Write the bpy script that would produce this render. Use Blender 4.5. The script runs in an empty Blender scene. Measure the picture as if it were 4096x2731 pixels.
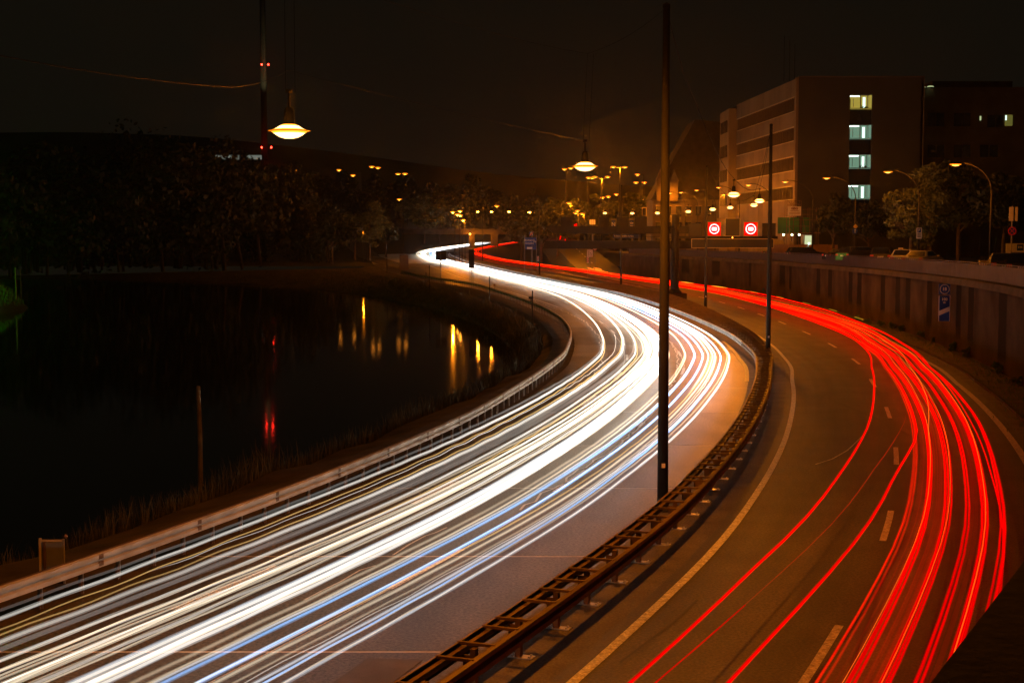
import bpy, math, random
import numpy as np
from mathutils import Vector, Matrix
random.seed(7); np.random.seed(7)
R = math.radians
sc = bpy.context.scene
col = sc.collection

# ------------------------------------------------------------------ camera, sky, exposure
FPX, CX, CY, CAMH, HOR = 5689.0, 2048.0, 1365.5, 7.7, 935.0
TH = math.atan((CY - HOR) / FPX)
cam_d = bpy.data.cameras.new('camera'); cam = bpy.data.objects.new('camera', cam_d); col.objects.link(cam)
cam.location = (0, 0, CAMH); cam.rotation_euler = (math.pi/2 - TH, 0, 0)
cam_d.lens = 50; cam_d.sensor_width = 36; cam_d.clip_start = 0.2; cam_d.clip_end = 6000
sc.camera = cam
w = bpy.data.worlds.new('World'); sc.world = w; w.use_nodes = True
nt = w.node_tree; nt.nodes.clear()
sky = nt.nodes.new('ShaderNodeTexSky'); sky.sky_type = 'NISHITA'; sky.sun_disc = False
sky.sun_elevation = R(-6); sky.sun_rotation = R(200)
b1 = nt.nodes.new('ShaderNodeBackground'); b1.inputs[1].default_value = 0.02
b2 = nt.nodes.new('ShaderNodeBackground'); b2.inputs[0].default_value = (0.0050, 0.0040, 0.0024, 1); b2.inputs[1].default_value = 1.0
ad = nt.nodes.new('ShaderNodeAddShader'); wo = nt.nodes.new('ShaderNodeOutputWorld')
nt.links.new(sky.outputs[0], b1.inputs[0]); nt.links.new(b1.outputs[0], ad.inputs[0]); nt.links.new(b2.outputs[0], ad.inputs[1]); nt.links.new(ad.outputs[0], wo.inputs[0])
vs = sc.view_settings; vs.view_transform = 'Standard'; vs.look = 'None'; vs.exposure = 0.0; vs.gamma = 1.0; vs.use_curve_mapping = False
sc.render.engine = 'CYCLES'
cy = sc.cycles
cy.use_denoising = True; cy.max_bounces = 6; cy.diffuse_bounces = 1; cy.glossy_bounces = 2; cy.transmission_bounces = 3
cy.use_adaptive_sampling = True; cy.adaptive_threshold = 0.05; cy.adaptive_min_samples = 32; cy.transparent_max_bounces = 28; cy.sample_clamp_indirect = 4.0; cy.caustics_reflective = False; cy.caustics_refractive = False
cy.use_light_tree = True

# ------------------------------------------------------------------ helpers
def ray(x, y):
    u = (x-CX)/FPX; v = (CY-y)/FPX
    return u, math.cos(TH)+v*math.sin(TH), -math.sin(TH)+v*math.cos(TH)
def U(x, y, z=0.0):                    # photograph pixel -> point on the level plane z
    u, dy, dz = ray(x, y); t = (z-CAMH)/dz
    return Vector((u*t, dy*t, z))
def Q(x, y, Z):                        # photograph pixel -> point at depth Z
    u, dy, dz = ray(x, y); t = Z/dy
    return Vector((u*t, Z, CAMH+dz*t))
def px(n, Z): return n/FPX*Z           # length of n photograph pixels at depth Z
def cub(pts):
    kz = np.array([p[0] for p in pts], float); kx = np.array([p[1] for p in pts], float); m = np.gradient(kx, kz)
    def f(z):
        z = np.asarray(z, float); i = np.clip(np.searchsorted(kz, z)-1, 0, len(kz)-2)
        h = kz[i+1]-kz[i]; t = np.clip((z-kz[i])/h, 0, 1)
        return (2*t**3-3*t**2+1)*kx[i]+(t**3-2*t**2+t)*h*m[i]+(-2*t**3+3*t**2)*kx[i+1]+(t**3-t**2)*h*m[i+1]
    return f
def pl(*pts):
    a = [p[0] for p in pts]; b = [p[1] for p in pts]
    return lambda z: np.interp(z, a, b)
# median line of the motorway, x as a function of depth
Mx = cub([(-20,-18),(0,-9.9),(10,-6.3),(20,-2.45),(27.4,.5),(35.3,3.4),(43,5.75),(53.6,8.55),(61.3,10.3),(68.8,11.85),(75.8,13.1),(82,14.05),(88.5,14.65),(97.5,15.2),(109,15.4),(120,15.3),(135,14.9),(150,14.2),(166.5,13.0),(194.5,9.5),(222,5.8),(260,1.0),(324,-6.3),(395,-14.4),(427,-17.6),(459,-20.1),(500,-21),(550,-18),(600,-12.8),(660,-6),(761,5),(900,22),(1100,48)])
zr = cub([(-20,0),(300,0),(380,0.0),(420,.3),(500,1.2),(600,2.4),(761,4.4),(900,6.2),(1100,9)])
def PT(Z, off=0.0, z=0.0):
    m = float(Mx(Z)); d = float(Mx(Z+.5)-Mx(Z-.5)); n = math.hypot(1, d)
    return Vector((m+off/n, Z-off*d/n, z+float(zr(Z))))
def heading(Z):
    d = float(Mx(Z+.5)-Mx(Z-.5)); return math.atan2(1, d)        # angle of the road direction from +X
wR = pl((0,.65),(75,.75),(90,1.3),(115,2.5),(140,3.8),(168,5.2),(200,6),(260,6),(330,4),(400,2.5),(460,1.5),(900,1.5))
eRL = lambda Z: float(wR(Z))+1.08
dR = lambda Z: eRL(Z)+float(np.interp(Z, [20,40,60,120], [3.6,3.9,4.05,4.2]))
eRR = lambda Z: dR(Z)+4.25
rdR = lambda Z: eRR(Z)+1.2+float(np.interp(Z, [100,150,215,240,262], [0,1.8,6.5,6.5,0]))
offL = cub([(0,-9.8),(24,-9.9),(34,-10.1),(52,-10.25),(67,-10.75),(89,-11.15),(110,-11.1),(128,-11.5),(150,-12.7),(174,-13.7),(200,-13.9),(219,-16),(235,-18),(266,-20.8),(285,-22.5),(330,-24),(500,-24)])

def tag(o, label=None, cat=None, group=None, kind=None):
    if label: o['label'] = label
    if cat: o['category'] = cat
    if group: o['group'] = group
    if kind: o['kind'] = kind
    return o
def empty(name, loc, rz=0.0, label=None, cat=None, group=None):
    o = bpy.data.objects.new(name, None); col.objects.link(o); o.location = loc; o.rotation_euler = (0, 0, rz)
    o.empty_display_size = 0.2
    return tag(o, label, cat, group)
def link(name, me, parent=None, loc=None):
    o = bpy.data.objects.new(name, me); col.objects.link(o)
    if parent: o.parent = parent
    if loc is not None: o.location = loc
    return o
class MB:
    def __init__(s): s.v = []; s.f = []; s.mi = []; s.cur = 0
    def add(s, vs, fs):
        n = len(s.v); s.v += [tuple(v) for v in vs]; s.f += [tuple(i+n for i in f) for f in fs]; s.mi += [s.cur]*len(fs); return s
    def box(s, c, d, rz=0.0, mtx=None):
        x, y, z = d[0]/2, d[1]/2, d[2]/2
        P = [Vector((sx*x, sy*y, sz*z)) for sx in (-1,1) for sy in (-1,1) for sz in (-1,1)]
        m = Matrix.Translation(c) @ (mtx if mtx else Matrix.Rotation(rz, 4, 'Z'))
        return s.add([m@p for p in P], [(0,1,3,2),(4,6,7,5),(0,4,5,1),(2,3,7,6),(0,2,6,4),(1,5,7,3)])
    def beam(s, a, b, wd, ht, up=Vector((0,0,1))):
        a, b = Vector(a), Vector(b); d = (b-a); L = d.length; d.normalize()
        sd = d.cross(up);
        if sd.length < 1e-4: sd = Vector((1,0,0))
        sd.normalize(); u = sd.cross(d)
        vs = [p+sd*i*wd/2+u*j*ht/2 for p in (a, b) for i, j in ((-1,-1),(1,-1),(1,1),(-1,1))]
        return s.add(vs, [(0,3,2,1),(4,5,6,7),(0,1,5,4),(1,2,6,5),(2,3,7,6),(3,0,4,7)])
    def tube(s, pts, rad, n=8, caps=True):
        pts = [Vector(p) for p in pts]
        if not isinstance(rad, (list, tuple)): rad = [rad]*len(pts)
        base = len(s.v); prev = None; V = []
        for i, p in enumerate(pts):
            d = (pts[min(i+1, len(pts)-1)]-pts[max(i-1, 0)]).normalized()
            ref = Vector((0,0,1)) if abs(d.z) < .95 else Vector((1,0,0))
            if prev is not None:
                a = prev - d*prev.dot(d); a = a.normalized() if a.length > 1e-5 else d.cross(ref).normalized()
            else: a = d.cross(ref).normalized()
            prev = a; b = d.cross(a)
            for k in range(n):
                t = 2*math.pi*k/n; V.append(p+(a*math.cos(t)+b*math.sin(t))*rad[i])
        F = []
        for i in range(len(pts)-1):
            for k in range(n):
                k2 = (k+1) % n; F.append((i*n+k, i*n+k2, (i+1)*n+k2, (i+1)*n+k))
        if caps: F.append(tuple(range(n))[::-1]); F.append(tuple((len(pts)-1)*n+k for k in range(n)))
        return s.add(V, F)
    def lathe(s, prof, c=(0,0,0), n=16):
        V = []; c = Vector(c)
        for r, z in prof:
            for k in range(n):
                t = 2*math.pi*k/n; V.append(c+Vector((r*math.cos(t), r*math.sin(t), z)))
        F = [(i*n+k, i*n+(k+1)%n, (i+1)*n+(k+1)%n, (i+1)*n+k) for i in range(len(prof)-1) for k in range(n)]
        return s.add(V, F)
    def poly(s, pts, depth):                # closed outline (list of Vectors) extruded by the vector depth
        n = len(pts); pts = [Vector(p) for p in pts]; d = Vector(depth)
        V = pts+[p+d for p in pts]
        F = [tuple(range(n)), tuple(range(2*n-1, n-1, -1))]+[(i, i+n, (i+1)%n+n, (i+1)%n) for i in range(n)]
        return s.add(V, F)
    def mesh(s, name, mats, smooth=False):
        me = bpy.data.meshes.new(name); me.from_pydata(s.v, [], s.f)
        for m in (mats if isinstance(mats, (list, tuple)) else [mats]): me.materials.append(m)
        if any(s.mi): me.polygons.foreach_set('material_index', s.mi)
        if smooth: me.polygons.foreach_set('use_smooth', [True]*len(s.f))
        me.update(); return me
    def build(s, name, mats, parent=None, loc=None, smooth=False):
        return link(name, s.mesh(name, mats, smooth), parent, loc)
def copy_tree(o, parent=None):
    c = o.copy(); col.objects.link(c); c.parent = parent
    for ch in list(o.children): copy_tree(ch, c)
    return c

# ------------------------------------------------------------------ materials
def mat(name, base, rough=.6, metal=0.0, var=.25, scale=3.0, bump=0.0, bscale=40.0, spec=.4, streak=None, speck=None, wear=None):
    m = bpy.data.materials.new(name); m.use_nodes = True; t = m.node_tree; p = t.nodes['Principled BSDF']
    p.inputs['Roughness'].default_value = rough; p.inputs['Metallic'].default_value = metal; p.inputs['Specular IOR Level'].default_value = spec
    g = t.nodes.new('ShaderNodeNewGeometry'); n = t.nodes.new('ShaderNodeTexNoise'); n.inputs['Scale'].default_value = scale; n.inputs['Detail'].default_value = 6
    src = g.outputs['Position']
    if streak:
        mp = t.nodes.new('ShaderNodeMapping'); mp.inputs['Scale'].default_value = streak; t.links.new(src, mp.inputs[0]); src = mp.outputs[0]
    t.links.new(src, n.inputs['Vector'])
    r = t.nodes.new('ShaderNodeValToRGB'); e = r.color_ramp.elements
    e[0].position = .3; e[1].position = .7
    e[0].color = tuple(max(0, c*(1-var)) for c in base[:3])+(1,); e[1].color = tuple(min(1, c*(1+var)) for c in base[:3])+(1,)
    t.links.new(n.outputs['Fac'], r.inputs[0]); out = r.outputs[0]
    if speck:                            # fine grain of the aggregate
        n3 = t.nodes.new('ShaderNodeTexNoise'); n3.inputs['Scale'].default_value = speck[0]; n3.inputs['Detail'].default_value = 3; t.links.new(g.outputs['Position'], n3.inputs['Vector'])
        mr = t.nodes.new('ShaderNodeMapRange'); mr.inputs[1].default_value = .35; mr.inputs[2].default_value = .68; mr.inputs[3].default_value = 1-speck[1]; mr.inputs[4].default_value = 1+speck[1]; t.links.new(n3.outputs['Fac'], mr.inputs[0])
        mx = t.nodes.new('ShaderNodeMixRGB'); mx.blend_type = 'MULTIPLY'; mx.inputs[0].default_value = 1; t.links.new(out, mx.inputs[1]); t.links.new(mr.outputs[0], mx.inputs[2]); out = mx.outputs[0]
    if wear:                             # wheel tracks worn along the lanes (u = metres across, v = metres along)
        uv = t.nodes.new('ShaderNodeUVMap'); uv.uv_map = 'UVMap'; mp2 = t.nodes.new('ShaderNodeMapping'); mp2.inputs['Scale'].default_value = (1.3,.018,1); t.links.new(uv.outputs[0], mp2.inputs[0])
        n4 = t.nodes.new('ShaderNodeTexNoise'); n4.inputs['Scale'].default_value = 1.0; n4.inputs['Detail'].default_value = 5; t.links.new(mp2.outputs[0], n4.inputs['Vector'])
        mr2 = t.nodes.new('ShaderNodeMapRange'); mr2.inputs[1].default_value = .3; mr2.inputs[2].default_value = .7; mr2.inputs[3].default_value = 1-wear; mr2.inputs[4].default_value = 1+wear; t.links.new(n4.outputs['Fac'], mr2.inputs[0])
        mx2 = t.nodes.new('ShaderNodeMixRGB'); mx2.blend_type = 'MULTIPLY'; mx2.inputs[0].default_value = 1; t.links.new(out, mx2.inputs[1]); t.links.new(mr2.outputs[0], mx2.inputs[2]); out = mx2.outputs[0]
    t.links.new(out, p.inputs['Base Color'])
    if bump:
        n2 = t.nodes.new('ShaderNodeTexNoise'); n2.inputs['Scale'].default_value = bscale; n2.inputs['Detail'].default_value = 4
        t.links.new(g.outputs['Position'], n2.inputs['Vector'])
        bp = t.nodes.new('ShaderNodeBump'); bp.inputs['Strength'].default_value = bump; bp.inputs['Distance'].default_value = .02
        t.links.new(n2.outputs['Fac'], bp.inputs['Height']); t.links.new(bp.outputs[0], p.inputs['Normal'])
    return m
def emit(name, c, s, sample=False, over=None):
    m = bpy.data.materials.new(name); m.use_nodes = True; t = m.node_tree; t.nodes.clear()
    e = t.nodes.new('ShaderNodeEmission'); e.inputs[0].default_value = tuple(c)+(1,); e.inputs[1].default_value = s
    o = t.nodes.new('ShaderNodeOutputMaterial'); t.links.new(e.outputs[0], o.inputs[0])
    m.cycles.emission_sampling = 'AUTO' if sample else 'NONE'
    return m
def trail_mat(name, c, s, sample=True):
    """light of passing lamps: glows and lets what lies behind shine through; strength follows the point attribute 'glow'"""
    m = bpy.data.materials.new(name); m.use_nodes = True; t = m.node_tree; t.nodes.clear()
    a = t.nodes.new('ShaderNodeAttribute'); a.attribute_name = 'glow'
    mu = t.nodes.new('ShaderNodeMath'); mu.operation = 'MULTIPLY'; mu.inputs[1].default_value = s; t.links.new(a.outputs['Fac'], mu.inputs[0])
    e = t.nodes.new('ShaderNodeEmission'); e.inputs[0].default_value = tuple(c)+(1,); t.links.new(mu.outputs[0], e.inputs[1])
    tr = t.nodes.new('ShaderNodeBsdfTransparent'); ad = t.nodes.new('ShaderNodeAddShader'); o = t.nodes.new('ShaderNodeOutputMaterial')
    t.links.new(e.outputs[0], ad.inputs[0]); t.links.new(tr.outputs[0], ad.inputs[1]); t.links.new(ad.outputs[0], o.inputs[0])
    if name == 'trail_r_hot': t.links.new(e.outputs[0], o.inputs[0])      # dense stop lights: nothing shines through
    m.cycles.emission_sampling = 'FRONT_BACK' if sample else 'NONE'
    return m
M = {}
M['concrete_road'] = mat('concrete_road', (.110,.094,.068), .40, var=.38, scale=.7, bump=.35, bscale=45, spec=.3, streak=(1,.35,1), speck=(14,.55))
for k_, f_ in ((1,.80),(2,1.18),(3,.92)): M['concrete_road%d' % k_] = mat('concrete_road_%d' % k_, (.110*f_,.094*f_,.068*f_), .38+.03*k_, var=.38, scale=.7, bump=.35, bscale=45, spec=.3, streak=(1,.35,1), speck=(14,.55))
M['joint'] = mat('joint_sealant', (.62,.58,.50), .5, var=.2, scale=6)
M['asphalt'] = mat('asphalt', (.075,.070,.062), .55, var=.28, scale=.5, bump=.35, bscale=50, speck=(16,.45), wear=.42)
M['asphalt2'] = mat('asphalt_old', (.085,.072,.058), .6, var=.3, scale=1.5, bump=.35, bscale=70)
M['verge'] = mat('concrete_verge', (.12,.105,.085), .7, var=.35, scale=1.0, bump=.3, bscale=30, speck=(18,.4))
M['paint'] = mat('road_paint', (.64,.62,.57), .5, var=.40, scale=7, speck=(22,.35))
M['paint_y'] = mat('yellow_paint', (.72,.50,.09), .5, var=.2, scale=5)
M['galv'] = mat('galvanised_steel', (.60,.57,.52), .5, metal=.2, var=.3, scale=1.2)
M['rust'] = mat('brown_steel', (.16,.098,.055), .5, metal=.1, var=.35, scale=2.2, bump=.1, bscale=20)
M['zinc'] = mat('bright_zinc', (.75,.75,.74), .3, metal=.9, var=.15, scale=8)
M['earth'] = mat('earth', (.085,.062,.038), .9, var=.45, scale=.7, bump=.6, bscale=6)
M['grass'] = mat('grass_ground', (.022,.028,.010), .9, var=.5, scale=.4, bump=.6, bscale=8)
M['blade'] = mat('dry_grass', (.075,.066,.028), .8, var=.6, scale=.35)
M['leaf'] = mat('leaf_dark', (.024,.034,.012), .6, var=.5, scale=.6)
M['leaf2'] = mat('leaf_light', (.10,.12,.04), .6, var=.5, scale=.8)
M['weed'] = mat('weed_leaf', (.10,.18,.04), .6, var=.4, scale=3)
M['bark'] = mat('bark', (.09,.065,.045), .85, var=.35, scale=3, bump=.4, bscale=10)
M['bark_dark'] = mat('bark_dark', (.022,.017,.012), .9, var=.35, scale=2)
M['pole'] = mat('mast_paint', (.036,.034,.024), .75, var=.3, scale=1.2, spec=.2)
M['dark_metal'] = mat('dark_metal', (.018,.016,.015), .6, var=.3, scale=2, spec=.12)
M['grey_metal'] = mat('grey_metal', (.26,.25,.24), .5, var=.2, scale=2)
M['white_panel'] = mat('white_panel', (.22,.22,.22), .5, var=.12, scale=2)
M['wall_conc'] = mat('cap_concrete', (.065,.052,.036), .85, var=.35, scale=.6, bump=.3, bscale=12, spec=.08)
M['blue_rail'] = mat('blue_railing', (.016,.014,.036), .6, var=.2, scale=1.2, spec=.08)
M['blue_edge'] = mat('blue_railing_edge', (.045,.036,.065), .6, var=.2, scale=1.2, spec=.1)
M['parapet'] = mat('dark_stone', (.06,.048,.036), .95, var=.4, scale=2.5, bump=.4, bscale=8)
M['facade'] = mat('facade_panel', (.25,.185,.105), .7, var=.2, scale=.25)
M['facade_b'] = mat('facade_panel_b', (.22,.16,.095), .7, var=.2, scale=.3); M['facade_c'] = mat('facade_panel_c', (.27,.20,.12), .7, var=.2, scale=.2)
M['gable'] = mat('gable_render', (.06,.06,.048), .85, var=.12, scale=.3)
M['old_facade'] = mat('old_facade', (.13,.10,.075), .85, var=.25, scale=.5)
M['roof'] = mat('slate_roof', (.05,.04,.035), .7, var=.3, scale=1)
M['glass'] = mat('window_glass', (.02,.022,.028), .2, var=.2, scale=1, spec=.9)
M['mullion'] = mat('mullion', (.16,.13,.09), .4, metal=.3, var=.1, scale=2)
M['sign_blue'] = mat('sign_blue', (.02,.06,.30), .35, var=.08, scale=2)
M['sign_white'] = mat('sign_white', (.75,.73,.70), .4, var=.06, scale=2)
M['sign_red'] = mat('sign_red', (.60,.03,.03), .4, var=.1, scale=2)
M['sign_black'] = mat('sign_black', (.02,.02,.02), .5, var=.1, scale=2)
M['sign_yellow'] = mat('sign_yellow', (.70,.45,.05), .4, var=.1, scale=2)
M['green_net'] = mat('green_net', (.05,.20,.06), .7, var=.3, scale=.6)
M['hoarding'] = mat('hoarding', (.30,.17,.10), .8, var=.2, scale=.6)
M['container'] = mat('container', (.45,.45,.38), .6, var=.15, scale=1)
for k, c in dict(silver=(.55,.54,.50), black=(.02,.02,.022), dark=(.05,.045,.05), white=(.6,.58,.55)).items():
    M['car_'+k] = mat('car_paint_'+k, c, .22, metal=.3 if k == 'silver' else 0, var=.05, scale=.5, spec=.8)
M['wire'] = mat('wire_dark', (.030,.028,.024), .9, var=.2, scale=1, spec=.1)
M['pile'] = mat('pile_wood', (.20,.165,.09), .8, var=.3, scale=3)
M['tyre'] = mat('tyre', (.02,.02,.02), .8, var=.2, scale=5)
M['lens'] = emit('sodium_lens', (1.0,.34,.05), 7, False)
M['halo_orange'] = emit('sodium_halo', (1.0,.25,.006), 1.5, False)  # dim orange glow, mostly for rings that imitate a lamp's halo
M['lens_far'] = emit('sodium_lens_far', (1.0,.36,.04), 12, False)
M['lens_pool'] = emit('sodium_lens_river', (1.0,.36,.03), 90, True)
M['red_lamp'] = emit('red_beacon', (1,.02,.01), 40, True)
M['bloom_red'] = emit('bloom_red', (1,.0,.0), 1.1, False)
M['led_white'] = emit('led_white', (1,.90,.92), 1.6, False)
M['win_yellow'] = emit('lit_wall_yellow', (.80,.62,.10), .45, False)
M['win_green'] = emit('lit_wall_green', (.34,.62,.42), .42, False)
M['win_bright'] = emit('lit_door', (.75,1.0,.85), 1.5, False)
M['tube_light'] = emit('tube_light', (.80,1.0,.95), 4, False)
M['win_pale'] = emit('lit_pale', (.70,.85,.40), .6, False)
M['flood'] = emit('site_lamp', (.9,1,.55), 9, False)
M['hall_glow'] = emit('hall_wall_glow', (.8,.9,.75), .16, False)  # cladding glows by itself in place of floodlight falling on it

def river_mat():
    m = bpy.data.materials.new('river_water'); m.use_nodes = True; t = m.node_tree; p = t.nodes['Principled BSDF']
    p.inputs['Base Color'].default_value = (.004,.005,.005,1); p.inputs['Roughness'].default_value = .05; p.inputs['IOR'].default_value = 1.33
    g = t.nodes.new('ShaderNodeNewGeometry'); mp = t.nodes.new('ShaderNodeMapping'); mp.inputs['Scale'].default_value = (.9,.35,1)
    n = t.nodes.new('ShaderNodeTexNoise'); n.inputs['Scale'].default_value = 1.3; n.inputs['Detail'].default_value = 4
    b = t.nodes.new('ShaderNodeBump'); b.inputs['Strength'].default_value = .05; b.inputs['Distance'].default_value = .05
    t.links.new(g.outputs['Position'], mp.inputs[0]); t.links.new(mp.outputs[0], n.inputs['Vector']); t.links.new(n.outputs['Fac'], b.inputs['Height']); t.links.new(b.outputs[0], p.inputs['Normal'])
    return m
M['water'] = river_mat()
def wall_mat(stains):
    """concrete with dark damp stains below the drain outlets (u = metres along the wall, v = height)"""
    m = mat('stained_concrete', (.060,.043,.024), .9, var=.45, scale=.4, bump=.25, bscale=15, spec=.05); t = m.node_tree; p = t.nodes['Principled BSDF']
    src = p.inputs['Base Color'].links[0].from_socket
    uv = t.nodes.new('ShaderNodeUVMap'); uv.uv_map = 'UVMap'; sp = t.nodes.new('ShaderNodeSeparateXYZ')
    nz = t.nodes.new('ShaderNodeTexNoise'); nz.inputs['Scale'].default_value = 1.2; nz.inputs['Detail'].default_value = 3
    t.links.new(uv.outputs[0], nz.inputs['Vector']); t.links.new(uv.outputs[0], sp.inputs[0])
    wob = t.nodes.new('ShaderNodeMath'); wob.operation = 'MULTIPLY_ADD'; wob.inputs[1].default_value = .5; t.links.new(nz.outputs['Fac'], wob.inputs[0]); t.links.new(sp.outputs[0], wob.inputs[2])
    total = None
    for (u, wd, low) in stains:
        s1 = t.nodes.new('ShaderNodeMath'); s1.operation = 'SUBTRACT'; s1.inputs[1].default_value = u+.17; t.links.new(wob.outputs[0], s1.inputs[0])
        s2 = t.nodes.new('ShaderNodeMath'); s2.operation = 'ABSOLUTE'; t.links.new(s1.outputs[0], s2.inputs[0])
        mr = t.nodes.new('ShaderNodeMapRange'); mr.inputs[1].default_value = wd*.42; mr.inputs[2].default_value = wd*.55; mr.inputs[3].default_value = 1; mr.inputs[4].default_value = 0
        t.links.new(s2.outputs[0], mr.inputs[0])
        mv = t.nodes.new('ShaderNodeMapRange'); mv.inputs[1].default_value = low; mv.inputs[2].default_value = low+.5; t.links.new(sp.outputs[1], mv.inputs[0])
        pr = t.nodes.new('ShaderNodeMath'); pr.operation = 'MULTIPLY'; t.links.new(mr.outputs[0], pr.inputs[0]); t.links.new(mv.outputs[0], pr.inputs[1])
        if total is None: total = pr.outputs[0]
        else:
            mx = t.nodes.new('ShaderNodeMath'); mx.operation = 'MAXIMUM'; t.links.new(total, mx.inputs[0]); t.links.new(pr.outputs[0], mx.inputs[1]); total = mx.outputs[0]
    mix = t.nodes.new('ShaderNodeMixRGB'); mix.inputs[2].default_value = (.008,.007,.006,1)
    sc2 = t.nodes.new('ShaderNodeMath'); sc2.operation = 'MULTIPLY'; sc2.inputs[1].default_value = .95; t.links.new(total, sc2.inputs[0])
    t.links.new(sc2.outputs[0], mix.inputs[0]); t.links.new(src, mix.inputs[1]); t.links.new(mix.outputs[0], p.inputs['Base Color'])
    return m

def text(body, size, m, parent, loc, rz=0.0, name='lettering', align='CENTER', bold=0.0):
    cu = bpy.data.curves.new('t', 'FONT'); cu.body = body; cu.size = size; cu.align_x = align; cu.align_y = 'CENTER'; cu.extrude = .004; cu.offset = bold; cu.resolution_u = 2
    o = bpy.data.objects.new('t', cu); col.objects.link(o); dg = bpy.context.evaluated_depsgraph_get()
    me = bpy.data.meshes.new_from_object(o.evaluated_get(dg)); bpy.data.objects.remove(o); me.materials.clear(); me.materials.append(m); me.name = name
    r = link(name, me, parent, loc); r.rotation_euler = (math.pi/2, 0, rz)
    return r
def sheet(name, Zs, o0, o1, z, m, parent=None, ncol=1):
    b = MB(); V = []; F = []
    for Z in Zs:
        a, c = (o0(Z) if callable(o0) else o0), (o1(Z) if callable(o1) else o1)
        for k in range(ncol+1): V.append(PT(Z, float(a)+(float(c)-float(a))*k/ncol, z))
    for i in range(len(Zs)-1):
        for k in range(ncol): j = i*(ncol+1)+k; F.append((j, j+1, j+ncol+2, j+ncol+1))
    o_ = b.add(V, F).build(name, m, parent); ul = o_.data.uv_layers.new(name='UVMap')
    vi = np.zeros(len(o_.data.loops), np.int32); o_.data.loops.foreach_get('vertex_index', vi)
    offs = np.array([[float(o0(Z) if callable(o0) else o0)+(float(o1(Z) if callable(o1) else o1)-float(o0(Z) if callable(o0) else o0))*k/ncol, Z] for Z in Zs for k in range(ncol+1)])
    ul.data.foreach_set('uv', offs[vi].astype(np.float32).ravel()); return o_
def zs(a, b, s=2.0):
    out = []; z = a
    while z < b: out.append(z); z += s if z < 160 else s*2.5
    out.append(b); return out
def sweep(Zs, off, prof, z=0.0, closed=True):
    b = MB(); V = []; F = []; n = len(prof)
    for Z in Zs:
        o = float(off(Z)) if callable(off) else off
        for (do, dz) in prof: V.append(PT(Z, o+do, z+dz))
    for i in range(len(Zs)-1):
        for k in range(n if closed else n-1): F.append((i*n+k, (i+1)*n+k, (i+1)*n+(k+1)%n, i*n+(k+1)%n))
    if closed: F.append(tuple(range(n))); F.append(tuple((len(Zs)-1)*n+k for k in range(n))[::-1])
    return b.add(V, F)

# ------------------------------------------------------------------ the setting: ground, river, roads
WAT = -2.5
crest = pl((20,-4.4),(50,-4.0),(65,-3.2),(90,-2.0),(150,-2.0),(200,-3.4),(345,-3.4))
shore = pl((-20,-16.5),(24,-15.6),(60,-15.0),(100,-14.8),(126,-15.1),(150,-16.4),(200,-20),(235,-27),(262,-34),(285,-45),(310,-62),(330,-90),(345,-130))
def wall_pt(Z):
    return float(np.interp(Z, [40,60,71.2,76.2,83.3,96.7,106.1,120,134.6,152.4,168,195,225.3,260,300], [18.6,22.9,25.7,26.6,27.8,29.4,30.4,31.3,31.9,32.3,31.9,29.8,26.1,22.0,17.5]))
wall_x = cub([(Z, wall_pt(Z)) for Z in (40,57,71,85,100,118,135,152,168,190,210,235,262,300)])
capz = pl((40,5.25),(71,5.0),(110,4.75),(150,4.5),(225,4.2),(300,4.0))
# land strip with the embankment down to the river, and across under the roads
b = MB(); V = []; F = []
Zs = zs(-14, 345, 3.0)
for Z in Zs:
    ol = float(offL(Z)); sh = float(shore(Z))
    wx = float(wall_x(max(40, min(300, Z)))); right = max(12.0, (wx-float(Mx(Z)))+1.5)
    cols = [(sh-6,-6.0),(sh-1.0,WAT-.5),(sh,WAT+.05),(sh*.55+(ol+float(crest(Z)))*.45,-1.4),(ol+float(crest(Z)),-.35),(ol+float(crest(Z))*.65,-.12),(ol-.6,-.06),(ol,-.05),(ol*.5,-.05),(0,-.05),(4,-.05),(8,-.05),(rdR(Z)-.12,-.05),(rdR(Z)+.03,.06),(max(right,rdR(Z)+.6),.12)]
    for o, z in cols:
        j = .10*math.sin(Z*.9+o*1.7)+.08*math.sin(Z*.37+o) if z < -.2 else 0
        V.append(PT(Z, o, z+j))
nc = len(cols)
for i in range(len(Zs)-1):
    for k in range(nc-1): j = i*nc+k; F.append((j, j+1, j+nc+1, j+nc))
b.add(V, F); tag(b.build('ground', M['earth']), kind='structure')
# far land: rises gently and then to wooded hills
def far_h(X, Z):
    base = .05*math.sin(X*.05)+float(zr(Z))-.08
    hill = 0.0
    for cx_, cz_, rx, rz_, h in ((-330,1250,260,330,58),(-90,1350,300,300,30),(300,1500,400,350,32),(-650,1000,300,300,60),(700,1300,300,400,40)):
        hill += h*math.exp(-((X-cx_)/rx)**2-((Z-cz_)/rz_)**2)
    return base+hill
b = MB(); xs = list(np.linspace(-1100,1100,111)); ys = list(np.linspace(343,1000,45))+list(np.linspace(1030,2600,26))
V = [(x, y, far_h(x, y)) for y in ys for x in xs]
F = [(j*len(xs)+i, j*len(xs)+i+1, (j+1)*len(xs)+i+1, (j+1)*len(xs)+i) for j in range(len(ys)-1) for i in range(len(xs)-1)]
b.add(V, F); tag(b.build('far_ground', M['grass'], smooth=True), kind='structure')
b = MB(); b.add([(-900,-60,WAT),(60,-60,WAT),(60,350,WAT),(-900,350,WAT)], [(0,1,2,3)]); tag(b.build('river', M['water']), kind='structure')
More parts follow.
